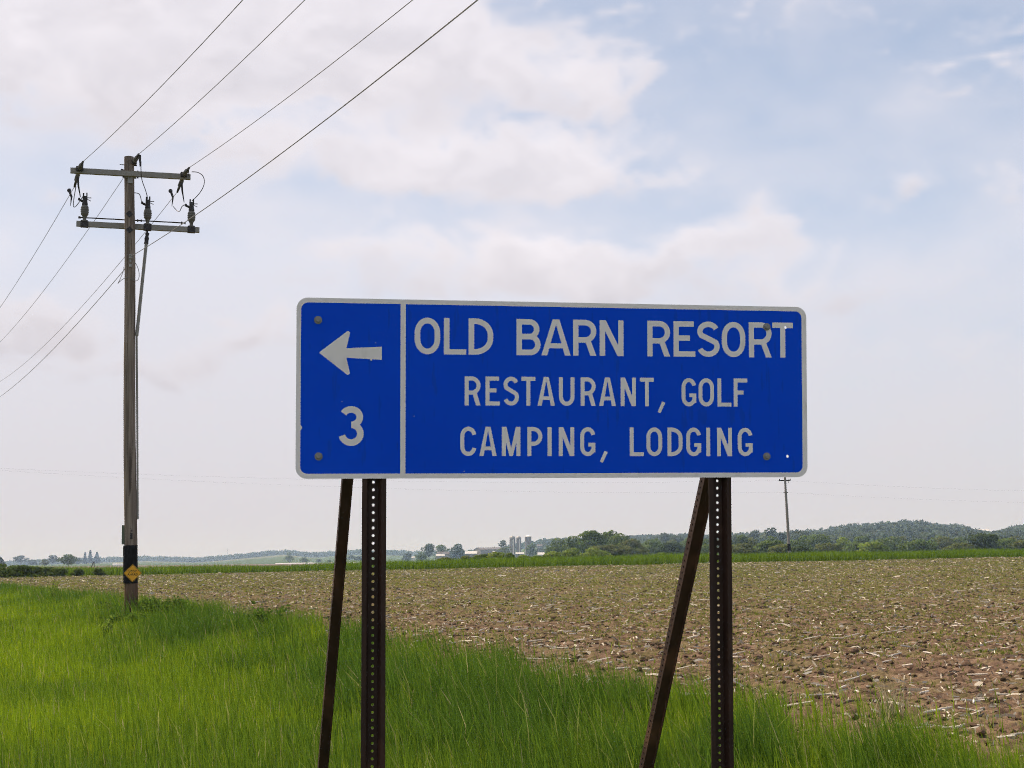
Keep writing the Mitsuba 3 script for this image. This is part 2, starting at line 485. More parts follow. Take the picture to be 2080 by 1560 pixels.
def residue():
    # the nearest, one by one
    xs, ys = scatter_polar(2300, -.40, .58, 7.0, 44, p=1.0)
    ok = in_field(xs, ys, .25)
    xs, ys = xs[ok], ys[ok]
    order = np.argsort(ys + rng.uniform(0, 9, len(ys)))
    xs, ys = xs[order], ys[order]
    n_single, stuff, cols = 0, [], []
    for x, y in zip(xs, ys):
        L = float(np.clip(rng.lognormal(-2.3, .55), .04, .42))
        r = float(rng.uniform(.006, .0105))
        a = float(rng.normal(-.15, 1.0))
        tilt = float(rng.normal(.05, .12))
        z = float(Z(x, y)) + .035 + float(clods(x, y)) + r * 1.3 + abs(tilt) * L * .25 + .008
        m = stalk_mesh(L, r, x, y, z, a, tilt, float(rng.normal(0, .03)))
        tone = rng.uniform(.36, .62)
        c = np.array([tone, tone * .93, tone * .80])
        vis = abs(x / y) < .35
        if n_single < 300 and vis and L > .07:
            n_single += 1
            single('corn_stalk', m, 'mat_stalk_%d' % (n_single % 3), 'pale dry piece of corn stalk lying on the brown soil', 'corn stalk', group='dry corn stalks scattered on the crop field', smooth=50)
        else:
            stuff.append(m)
            cols.append(np.tile(c, (len(m.vertices), 1)))
    # shreds of leaf and husk, and the far stalks, too many to count
    n = 48000
    x, y = scatter_polar(int(n * 1.2), -.44, .62, 7.0, FAR - .5, p=.9)
    ok = in_field(x, y, .1)
    x, y = x[ok], y[ok]
    n = len(x)
    L = np.clip(rng.lognormal(-3.2, .6, n), .015, .20) * (1 + y * .012)
    w = rng.uniform(.004, .010, n) * (1 + y * .028)
    a = rng.uniform(0, PI, n)
    z = field_z(x, y) + .012 + .004 * rng.random(n) + w * .4
    dirv = np.stack([np.cos(a), np.sin(a), rng.normal(.08, .22, n)], -1)
    side = np.stack([-np.sin(a), np.cos(a), rng.normal(0, 1.0, n)], -1) * (w / 2)[:, None]
    c0 = np.stack([x, y, z], -1)
    e0, e1 = c0 - dirv * (L / 2)[:, None], c0 + dirv * (L / 2)[:, None]
    c0[:, 2] += rng.uniform(0, .02, n)
    V = np.stack([e0 - side, e0 + side, c0 - side, c0 + side, e1 - side * .5, e1 + side * .5], 1).reshape(-1, 3)
    i = np.arange(n)[:, None] * 6
    F = np.concatenate([i + [0, 1, 3], i + [0, 3, 2], i + [2, 3, 5], i + [2, 5, 4]], 0)
    tone = .14 + .52 * rng.random(n) ** 2.2
    C = np.repeat(np.stack([tone, tone * .92, tone * .77], -1)[:, None], 6, 1).reshape(-1, 3)
    mm = cat_m(stuff)
    V2, F2 = np.vstack([V, mm.vertices]), np.vstack([F, mm.faces + len(V)])
    single('corn_residue', (V2, F2), 'mat_vertex', 'litter of pale corn stalks and shredded leaves over the crop field', 'crop residue', kind='stuff', color=np.vstack([C, np.vstack(cols)]))


for i, t in enumerate((.47, .55, .63)):
    def straw(p, n, uv, t=t):
        g = FB(p.x * 55, p.y * 55, p.z * 55, 2)
        return MX((t * .72, t * .64, t * .52), (t, t * .94, t * .83), S(.25, .6, g))
    M['mat_stalk_%d' % i] = matte(mikit.proc(straw), .7)
residue()


def clod_things():
    ico = trimesh.creation.icosphere(subdivisions=1)
    xs, ys = scatter_polar(2600, -.38, .38, 8.0, 32, p=1.1)
    ok = in_field(xs, ys, .25)
    xs, ys = xs[ok], ys[ok]
    order = np.argsort(ys + rng.uniform(0, 7, len(ys)))
    stuff, n_single = [], 0
    for x, y in zip(xs[order], ys[order]):
        r = float(np.clip(rng.lognormal(-3.9, .36), .012, .055))
        v = ico.vertices * (1 + .5 * (meshkit.noise(ico.vertices * 1.9 + rng.uniform(0, 90, 3)) - .5))[:, None] * [1.25 * r, r, .75 * r]
        a = rng.uniform(0, 6.28)
        v = v @ np.array([[math.cos(a), math.sin(a), 0], [-math.sin(a), math.cos(a), 0], [0, 0, 1]])
        m = trimesh.Trimesh(v + [x, y, float(Z(x, y)) + .035 + float(clods(x, y)) + r * .35], ico.faces, process=False)
        if n_single < 120 and r > .021 and abs(x / y) < .35:
            n_single += 1
            single('soil_clod', m, 'mat_soil', 'brown lump of soil lying on the crop field', 'soil clod', group='clods of soil on the crop field', smooth=35)
        else:
            stuff.append(m)
    sm = trimesh.creation.icosphere(subdivisions=0)
    xs, ys = scatter_polar(9000, -.42, .42, 7.5, 60, p=.9)
    ok = in_field(xs, ys, .2)
    xs, ys = xs[ok], ys[ok]
    r = rng.uniform(.010, .026, len(xs)) * (1 + ys * .012)
    V = sm.vertices[None] * (r[:, None, None] * rng.uniform(.6, 1.3, (len(xs), 12, 1))) * [1.2, 1, .7] + np.stack([xs, ys, field_z(xs, ys) + r * .3], -1)[:, None]
    stuff.append(trimesh.Trimesh(V.reshape(-1, 3), (sm.faces[None] + 12 * np.arange(len(xs))[:, None, None]).reshape(-1, 3), process=False))
    single('soil_crumbs', cat_m(stuff), 'mat_soil', 'small crumbs of brown soil strewn over the crop field', 'soil', kind='stuff')


clod_things()


def sprouts():
    x, y = scatter_polar(390000, -.44, .62, 7.0, FAR - .3, p=1.0)
    s = -(edge_x(y) - x) * .913
    p = np.stack([x, y, 0 * x], -1)
    dens = smooth01(.40, .60, meshkit.fbm(p * .45, 3, seed=4)) * .75 + .25
    dens = np.clip(dens + .25 * smooth01(14, 40, y), 0, 1) * (.45 + .55 * smooth01(.0, 6.0, s))
    dens *= .40 + .60 * smooth01(.36, .54, meshkit.fbm(p * [.11, .11, 0], 3, seed=14))
    dens *= .60 + .55 * smooth01(-.5, .5, np.sin(s * 2 * PI / 1.52 + 1.2 * meshkit.noise(p * .25)))
    ok = (s > -.8) & (rng.random(len(x)) < dens)
    x, y = x[ok], y[ok]
    n = len(x)
    h = rng.uniform(.025, .068, n) * (1 + y * .004)
    w = rng.uniform(.006, .014, n) * (1 + y * .022)
    t = rng.random(n)[:, None]
    c = np.array([.105, .150, .022]) * (1 - t) + np.array([.235, .255, .052]) * t
    m, col = blades(x, y, field_z(x, y) - .004, h, w, rng.uniform(.3, 1.5, n), rng.uniform(0, 2 * PI, n), c)
    single('weed_sprouts', m, 'mat_grass', 'thin cover of small yellow-green weed sprouts on the crop field', 'weeds', kind='stuff', color=col)


sprouts()


# ------------------------------------------------------------------ trees and shrubs
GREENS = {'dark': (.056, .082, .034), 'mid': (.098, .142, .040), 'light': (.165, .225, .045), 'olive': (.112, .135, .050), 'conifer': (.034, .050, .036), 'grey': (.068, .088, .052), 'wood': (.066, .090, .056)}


def leaf_cloud(C, size, col, jitter=.22):
    """One small leaf-clump quad per centre, bent along its middle."""
    n = len(C)
    a = rng.normal(size=(n, 3))
    a /= np.linalg.norm(a, axis=1, keepdims=True)
    b = np.cross(a, rng.normal(size=(n, 3)))
    b /= np.linalg.norm(b, axis=1, keepdims=True)
    sz = (size * rng.uniform(.6, 1.35, n))[:, None]
    k = np.cross(a, b) * sz * .3
    V = np.stack([C - a * sz, C + b * sz * .6 + k, C + a * sz, C - b * sz * .6 + k], 1).reshape(-1, 3)
    i = np.arange(n)[:, None] * 4
    F = np.concatenate([i + [0, 1, 2], i + [0, 2, 3]], 0)
    cc = np.asarray(col) * (1 + rng.uniform(-jitter, jitter, (n, 1))) * (1 + rng.uniform(-.08, .08, (n, 3)))
    return V, F, np.repeat(cc, 4, 0)


def crown_points(n, w, h, lobes, rs, flat=.8):
    """Points on and in a crown of several lobes; height 0..h, width w."""
    L = []
    for i in range(lobes):
        t = rs.uniform(.18, .86)
        wide = math.sqrt(max(0.06, 1 - ((t - .42) / .62) ** 2))
        a = rs.uniform(0, 2 * PI)
        q = rs.uniform(.12, .66) * wide
        L.append((q * math.cos(a) * w / 2, q * math.sin(a) * w / 2, t * h, rs.uniform(.22, .40) * w * wide, rs.uniform(.13, .24) * h))
    L.append((0, 0, .48 * h, .36 * w, .36 * h))
    L.append((0, 0, .82 * h, .24 * w, .17 * h))
    out = []
    pick = rs.integers(0, len(L), n)
    d = rs.normal(size=(n, 3))
    d /= np.linalg.norm(d, axis=1, keepdims=True)
    rad = 1 - np.abs(rs.normal(0, .16, n))
    L = np.array(L)[pick]
    P = L[:, :3] + d * rad[:, None] * np.stack([L[:, 3], L[:, 3], L[:, 4]], -1)
    P[:, 2] = np.clip(P[:, 2], 0.02 * h, h)
    return P, d


def tree(name, label, cat, x, y, h, w, tone, n=700, clear=.18, lobes=9, group=None, leaf=None, z0=None, conifer=False):
    n = int(n * 1.7)
    rs = np.random.default_rng(int(abs(x * 31 + y * 17)) + 11)
    key = thing(name, label, cat, group)
    z = float(Z(x, y)) if z0 is None else z0
    if conifer:
        t = rs.uniform(0, 1, n) ** .75
        r = (1 - t) * w / 2 * (.75 + .35 * np.sin(t * 40)) * np.sqrt(rs.uniform(.3, 1, n))
        a = rs.uniform(0, 2 * PI, n)
        P = np.stack([r * np.cos(a), r * np.sin(a), h * (.06 + .94 * t)], -1)
    else:
        P, LN = crown_points(n, w, h * (1 - clear), lobes, rs)
        P[:, 2] += h * clear
    V, F, C = leaf_cloud(P + [x, y, z], leaf or max(.045 * max(w, h), .1), GREENS[tone])
    if conifer:
        NN = np.stack([P[:, 0], P[:, 1], .25 * w + 0 * P[:, 2]], -1)
    else:
        NN = LN / np.linalg.norm(LN, axis=1, keepdims=True) + .5 * (P - [0, 0, h * .45]) / np.array([w / 2, w / 2, h / 2])
    NN = np.repeat(NN / np.linalg.norm(NN, axis=1, keepdims=True) + rs.normal(0, .28, NN.shape), 4, 0)
    _used[f'{key}__crown'] = 1
    scene[f'{key}__crown'] = foliage(V, F, NN, C)
    tr = [tube([[x, y, z - .3], [x + .01 * h, y, z + h * .35], [x, y, z + h * .75]], [h * .028, h * .02, h * .008], 6)]
    if not conifer:
        for j in range(4):
            a, e = rs.uniform(0, 6.28), rs.uniform(.5, .8)
            tr.append(tube([[x, y, z + h * rs.uniform(.2, .4)], [x + math.cos(a) * w * .2, y + math.sin(a) * w * .2, z + h * e * .75], [x + math.cos(a) * w * .34, y + math.sin(a) * w * .34, z + h * e]], [h * .013, h * .009, h * .004], 5))
    part(key, 'trunk', cat_m(tr), 'mat_bark')
    return key


def pxtree(x0, x1, ytop, d, tone, name, label, cat, group=None, sink=0.0, **k):
    """A tree whose outline spans x0..x1 with its top at ytop in the photograph, d metres ahead and standing on the ground there."""
    xc = (x0 + x1) / 2
    p = at(xc, ytop, d)
    z = float(Z(p[0], d)) - sink
    return tree(name, label, cat, p[0], d, max(p[2] - z, .6), (x1 - x0) / FOC * d * 1.02, tone, z0=z, **k)


# farmyard trees and the clump by the hedge
pxtree(857, 885, 1104, 1290, 'dark', 'tree', 'round dark tree with gaps in its crown left of the farmhouse', 'tree', n=500, clear=.25)
pxtree(884, 914, 1107, 1310, 'mid', 'tree', 'lighter round tree just behind the dark-roofed farmhouse', 'tree', n=600, clear=.15)
pxtree(912, 947, 1104.5, 1280, 'dark', 'tree', 'broad dark dome-shaped tree right of the dark-roofed farmhouse', 'tree', n=1000, clear=.05, lobes=12)
pxtree(842, 872, 1120, 1150, 'mid', 'tree', 'low bushy tree at the left end of the farmyard', 'tree', n=500, clear=.05)
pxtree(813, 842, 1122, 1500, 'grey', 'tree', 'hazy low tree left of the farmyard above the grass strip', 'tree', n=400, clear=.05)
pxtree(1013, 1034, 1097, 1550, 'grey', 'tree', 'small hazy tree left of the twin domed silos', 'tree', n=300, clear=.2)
pxtree(1069, 1092, 1103, 1200, 'mid', 'tree', 'tree in front of the white-capped silo', 'tree', n=500, clear=.05)
pxtree(1005, 1042, 1111, 1180, 'olive', 'tree', 'olive green bushy tree in front of the twin domed silos', 'tree', n=500, clear=.03)
pxtree(1106, 1160, 1093, 560, 'mid', 'tree', 'tree at the left end of the big tree clump', 'tree', n=800, clear=.05)
pxtree(1136, 1192, 1088, 500, 'mid', 'tree', 'mid green tree second from left in the big clump', 'tree', n=900, clear=.05)
pxtree(1164, 1232, 1077, 440, 'mid', 'tree', 'tallest rounded tree in the middle of the big clump', 'tree', n=1400, clear=.04, lobes=13)
pxtree(1210, 1262, 1078, 460, 'mid', 'tree', 'tall tree right of the tallest tree in the clump', 'tree', n=900, clear=.04)
pxtree(1230, 1292, 1083, 430, 'mid', 'tree', 'tree at the right shoulder of the big clump', 'tree', n=900, clear=.04)
pxtree(1250, 1318, 1095, 370, 'olive', 'tree', 'olive tree stepping down at the right end of the clump', 'tree', n=900, clear=.03)
pxtree(1190, 1300, 1107, 330, 'olive', 'tree', 'wide olive thicket below the right end of the clump', 'tree', n=1100, clear=.02, lobes=14)
# hedgerow behind the far edge of the field, right of the clump
hedge = [(1292, 1352, 1103, 560, 'mid'), (1330, 1400, 1107, 450, 'dark'), (1372, 1430, 1100, 640, 'mid'), (1395, 1470, 1112, 420, 'mid'), (1455, 1500, 1103, 520, 'dark'), (1486, 1530, 1094, 480, 'dark'), (1515, 1600, 1106, 330, 'mid'),
         (1585, 1650, 1104, 420, 'mid'), (1630, 1690, 1093, 520, 'mid'), (1650, 1720, 1109, 330, 'olive'), (1700, 1770, 1107, 430, 'mid'), (1740, 1815, 1108, 310, 'light'), (1775, 1850, 1096, 520, 'mid'),
         (1830, 1910, 1103, 380, 'mid'), (1880, 1950, 1095, 480, 'olive'), (1915, 1985, 1108, 300, 'olive'), (1962, 2040, 1090, 330, 'dark'), (2015, 2075, 1099, 360, 'mid'), (2050, 2120, 1102, 300, 'olive'), (1480, 1540, 1109, 280, 'olive'), (1555, 1625, 1113, 270, 'olive'), (1600, 1660, 1115, 260, 'dark')]
hedge = [(a, b, yt - 6, d, t) for a, b, yt, d, t in hedge]
NTH = ['first', 'second', 'third', 'fourth', 'fifth', 'sixth', 'seventh', 'eighth', 'ninth', 'tenth', 'eleventh', 'twelfth', 'thirteenth', 'fourteenth', 'fifteenth', 'sixteenth', 'seventeenth', 'eighteenth', 'nineteenth', 'twentieth', 'twenty-first', 'twenty-second']
hedge.sort()
for i, (x0, x1, yt, d, tone) in enumerate(hedge):
    word = {'mid': 'mid green', 'dark': 'dark green', 'olive': 'olive green', 'light': 'light green'}[tone]
    pxtree(x0, x1, yt, d, tone, 'hedgerow_tree', f'{word} bushy tree, {NTH[i]} of the hedgerow counting rightwards from the tree clump', 'tree', group='trees of the hedgerow behind the field', n=800, clear=.02, lobes=12)
# behind the hedgerow: tops that stand out of the far wood
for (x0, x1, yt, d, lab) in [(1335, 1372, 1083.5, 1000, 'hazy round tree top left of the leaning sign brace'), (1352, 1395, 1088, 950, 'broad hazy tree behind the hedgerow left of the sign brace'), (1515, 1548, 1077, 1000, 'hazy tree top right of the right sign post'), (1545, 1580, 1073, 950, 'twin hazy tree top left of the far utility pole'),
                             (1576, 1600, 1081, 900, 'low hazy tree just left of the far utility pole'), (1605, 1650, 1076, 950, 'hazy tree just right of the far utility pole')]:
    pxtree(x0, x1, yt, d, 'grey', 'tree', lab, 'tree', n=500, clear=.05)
for i, (x0, x1, yt, d, tone) in enumerate([(1318, 1350, 1093, 800, 'mid'), (1345, 1385, 1096, 700, 'olive'), (1380, 1416, 1091, 850, 'mid'), (1404, 1450, 1094, 760, 'mid'), (1490, 1522, 1086, 820, 'mid'), (1508, 1550, 1092, 700, 'olive'), (1548, 1592, 1089, 760, 'mid'), (1610, 1656, 1086, 800, 'mid'), (1650, 1700, 1086, 720, 'mid'),
                                         (1690, 1735, 1090, 640, 'light'), (1728, 1775, 1088, 760, 'mid'), (1768, 1815, 1093, 640, 'mid'), (1806, 1852, 1089, 740, 'olive'), (1846, 1890, 1092, 660, 'mid'), (1884, 1930, 1088, 760, 'mid'), (1926, 1970, 1091, 680, 'mid'), (1990, 2040, 1085, 700, 'mid'), (2034, 2090, 1088, 640, 'olive')]):
    pxtree(x0, x1, yt, d * .72, tone, 'tree', f"round {dict(mid='mid green', olive='olive green', light='light green')[tone]} tree between hedgerow and hill, {NTH[i]} counting rightwards from the tree clump", 'tree', group='trees between the hedgerow and the wooded hill', n=520, clear=.02)
pxtree(1925, 1957, 1062.5, 1650, 'grey', 'tree', 'round tree on the far hill right of the lone silo', 'tree', n=400, clear=.03)
# shrubs close behind the grass strip
for i, (x0, x1, yt, d, tone) in enumerate(sorted([(925, 968, 1129, 165, 'olive'), (955, 1000, 1126, 160, 'mid'), (985, 1040, 1122, 155, 'light'), (1018, 1052, 1124, 150, 'mid'), (1045, 1085, 1128, 150, 'light'), (1070, 1112, 1129, 155, 'mid'), (1100, 1150, 1120, 190, 'light'), (1135, 1190, 1113, 230, 'light'), (1175, 1235, 1112, 240, 'light'),
                              (880, 930, 1133, 170, 'olive'), (1320, 1370, 1122, 210, 'mid'), (1380, 1425, 1121, 220, 'mid')])):
    word = {'olive': 'olive green', 'mid': 'mid green', 'light': 'yellow-green'}[tone]
    pxtree(x0, x1, yt, d, tone, 'shrub', f'{word} shrub just behind the grass strip, {NTH[i]} counting rightwards from the farmhouse', 'shrub', group='shrubs behind the grass strip', n=650, clear=.0, lobes=12)
for i, (x0, x1, yt, d) in enumerate([(-30, 26, 1147, 112.0), (14, 60, 1151, 113.5), (48, 92, 1152, 114), (84, 122, 1154, 114.5), (108, 134, 1156, 114), (152, 160, 1160, 114), (196, 204, 1160, 114)]):
    pxtree(x0 - 8, x1 + 8, yt - 2, d, 'mid', 'shrub', f'dark low shrub on the far field border, {NTH[i]} from the left edge of the view', 'shrub', group='dark shrubs along the far field border', n=420, clear=.0)
# trees on the left
for (x0, x1, yt, d, tone, lab, kk) in [(-22, 14, 1131, 700, 'grey', 'grey-green tree cut by the left edge of the view', dict(clear=.1)), (27, 56, 1129, 1900, 'grey', 'hazy spreading tree near the left edge of the view', dict(clear=.35)), (52, 80, 1137, 1900, 'grey', 'hazy low tree right of the spreading tree at far left', dict(clear=.1)),
                                       (80, 102, 1136, 1100, 'olive', 'low tree between the hazy trees left of the near utility pole', dict(clear=.1)), (92, 120, 1127, 1700, 'grey', 'hazy domed tree left of the bushy dark green tree', dict(clear=.2)), (118, 160, 1126, 800, 'mid', 'bushy green tree with an uneven top left of the conifers', dict(clear=.08)), (148, 168, 1133, 2000, 'grey', 'pale hazy tree between the bushy tree and the conifers', dict(clear=.1))]:
    pxtree(x0, x1, yt, d, tone, 'tree', lab, 'tree', n=450, **kk)
for (x0, x1, yt, lab) in [(168, 178, 1123, 'narrow conifer, leftmost of three left of the near utility pole'), (176, 191, 1118, 'tallest conifer of three left of the near utility pole'), (188, 206, 1122, 'conifer right of the tallest of three left of the near utility pole')]:
    pxtree(x0, x1, yt, 2300, 'conifer', 'conifer', lab, 'tree', n=420, conifer=True, leaf=1.5)
for (x0, x1, yt, d, lab) in [(577, 599, 1121.5, 1500, 'upright tree at the foot of the green slope left of the sign'), (605, 628, 1131, 1450, 'low round tree at the foot of the green slope left of the sign'), (640, 654, 1135.5, 1700, 'small faint bush on the slope beside the left brace'), (663, 675, 1136.5, 1300, 'small dark bush just left of the sign brace'),
                             (703, 722, 1127, 1900, 'hazy tree seen between the left brace and left post'), (718, 745, 1129, 1800, 'hazy bush partly hidden by the left sign post')]:
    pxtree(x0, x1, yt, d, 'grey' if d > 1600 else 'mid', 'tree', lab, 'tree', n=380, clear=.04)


# the wooded hills: far-off woods that read as one mass each
def wood(label, k0, k1, rows, n, size, w, hh, tone):
    k = rng.uniform(k0, k1, n)
    R, _ = ridge(k)
    y = R * rng.uniform(rows[0], rows[1], n)
    x = k * y
    keep = meshkit.fbm(np.stack([x * .004, y * .004, 0 * x], -1), 3, seed=8) > (.36 if rows[0] < .8 else .0)
    x, y = x[keep], y[keep]
    n = len(x)
    h = hh * rng.uniform(.55, 1.12, n)
    ww = w * rng.uniform(.7, 1.3, n)
    per = 60
    d = rng.normal(size=(n, per, 3))
    d /= np.linalg.norm(d, axis=2, keepdims=True)
    P = d * np.stack([ww / 2, ww / 2, h * .46], -1)[:, None] * (1 - np.abs(rng.normal(0, .2, (n, per, 1))))
    P += np.stack([x, y, Z(x, y) + h * .54], -1)[:, None]
    col = np.repeat((np.array(GREENS[tone]) * rng.uniform(.7, 1.3, (n, 1)))[:, None], per, 1).reshape(-1, 3)
    V, F, C = leaf_cloud(P.reshape(-1, 3), size, np.ones(3), .3)
    C = C * np.repeat(col, 4, 0)
    NN = np.repeat((d + rng.normal(0, .3, d.shape)).reshape(-1, 3), 4, 0)
    scene[thing('distant_wood', label, 'wood', kind='stuff')] = foliage(V, F, NN, C)


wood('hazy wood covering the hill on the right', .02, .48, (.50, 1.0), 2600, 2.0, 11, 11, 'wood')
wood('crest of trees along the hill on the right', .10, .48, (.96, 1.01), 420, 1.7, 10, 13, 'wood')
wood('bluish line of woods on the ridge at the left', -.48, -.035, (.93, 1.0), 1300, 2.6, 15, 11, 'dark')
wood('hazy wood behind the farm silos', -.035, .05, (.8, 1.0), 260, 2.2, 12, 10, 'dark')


# leafy weeds round the pole foot and along the verge
def weed(name, label, cat, x, y, h, w, n, col, group=None, leaf=.04):
    key = thing(name, label, cat, group)
    z = float(Z(x, y))
    st, P = [], []
    for j in range(7):
        a, q = rng.uniform(0, 6.28), rng.uniform(.1, .5)
        e = np.array([x + math.cos(a) * q * w, y + math.sin(a) * q * w, z + h * rng.uniform(.6, 1)])
        b = np.array([x, y, z - .02])
        mid = (b + e) / 2 + [0, 0, .08 * h]
        st.append(tube([b, mid, e], [.006, .005, .003], 5))
        t = rng.uniform(.3, 1, n // 7)[:, None]
        P.append(b * (1 - t) ** 2 + 2 * mid * t * (1 - t) + e * t ** 2 + rng.normal(0, .05 * w + .02, (n // 7, 3)))
    V, F, C = leaf_cloud(np.vstack(P), leaf, col)
    part(key, 'foliage', (V, F), 'mat_grass', color=C)
    part(key, 'stem', cat_m(st), 'mat_weed_stem')
    return key


M['mat_weed_stem'] = matte((.10, .14, .04), .7)
for (px, py, d, h, w, lab) in [(300, 1222, 30, .75, .8, 'bushy broad-leaved weed touching the right side of the near pole foot'), (335, 1228, 29.3, .7, .8, 'bushy green weed second to the right of the near pole foot'), (372, 1232, 28.6, .75, .7, 'bushy green weed third to the right of the near pole foot'),
                               (285, 1250, 28.4, .45, .6, 'low leafy weed in front of the near pole foot'), (240, 1252, 29, .34, .6, 'leafy weed just left of the near pole foot'), (545, 1252, 23, .7, .6, 'lone leafy weed at the field edge left of the left brace'), (215, 1200, 34, .4, .7, 'leafy weed behind and left of the near pole')]:
    p = at(px, py, d)
    weed('leafy_weed', lab, 'weed', p[0], d, h * .66, w, 340, (.095, .160, .026), group='leafy weeds around the near utility pole', leaf=.045)
for (px, d, lab) in [(107, 42, 'pale yellow-green flowering weed far left of the near utility pole'), (213, 26.5, 'pale yellow-green flowering weed in front of the near utility pole')]:
    p = at(px, 1200, d)
    weed('flowering_weed', lab, 'weed', p[0], d, (.72 if d > 30 else .42), .4, 120, (.20, .28, .045), leaf=.03)


def dry_tuft(px, d):
    p = at(px, 1440, d)
    n = 70
    x, y = p[0] + rng.normal(0, .055, n), d + rng.normal(0, .06, n)
    c = np.array([.40, .37, .24]) * rng.uniform(.6, 1.15, (n, 1))
    m, col = blades(x, y, Z(x, y), rng.uniform(.16, .38, n), rng.uniform(.004, .008, n), rng.uniform(.1, .7, n), rng.uniform(0, 6.28, n), c)
    single('dry_grass_tuft', m, 'mat_grass', 'pale dry tuft of grass at the field edge right of the right sign post', 'grass tuft', color=col)


dry_tuft(1812, 10.6)

# ------------------------------------------------------------------ the road sign
SC = np.array([0.16567, 5.09448, 2.08518])
ST = np.array([.98246432, .1864287, .00286212])
SU = np.array([.01126645, -.07468179, .99714377])
SN = np.array([.18610996, -.97962593, -.07547258])
SM = frame_matrix(SC, ST, SU, SN)            # x along the sign, y up it, z out of its face
SW, SH = 1.8137, .610
road_sign = thing('road_sign', 'long blue highway direction sign on two punched steel posts with braces', 'road sign')


def rrect(x0, y0, x1, y1, r):
    return sbox(x0 + r, y0 + r, x1 - r, y1 - r).buffer(r, quad_segs=8)


HOLES = [(.8283, .2308), (.8319, -.2302)]
hole_shape = unary_union([Point(h).buffer(.0052, quad_segs=6) for h in HOLES])
plate = rrect(-SW / 2, -SH / 2, SW / 2, SH / 2, .038)
part(road_sign, 'panel', extrude(plate.difference(hole_shape), .003, SM, -.003), 'mat_alu')
inner_l = rrect(-.8915, -.2882, -.5556 + .03, .2889, .024).intersection(sbox(-1, -1, -.5556, 1))
inner_r = rrect(-.5375 - .03, -.2882, .8885, .2889, .024).intersection(sbox(-.5375, -1, 1, 1))
nick = Polygon([(-.8917, -.1235), (-.8885, -.128), (-.8853, -.1335), (-.8890, -.139), (-.8917, -.144)])
blue = unary_union([inner_l, inner_r]).difference(hole_shape).difference(nick.buffer(.0004))
edge = plate.difference(unary_union([inner_l, inner_r])).union(nick).difference(hole_shape)
part(road_sign + '__panel', 'border', extrude(edge, .0007, SM, .0003), 'mat_white')
part(road_sign + '__panel', 'blue_sheeting', extrude(blue, .0005, SM, .0003), 'mat_blue')


def arc(cx, cy, rx, ry, a0, a1, n=18):
    a = np.radians(np.linspace(a0, a1, n))
    return [(cx + rx * math.cos(t), cy + ry * math.sin(t)) for t in a]


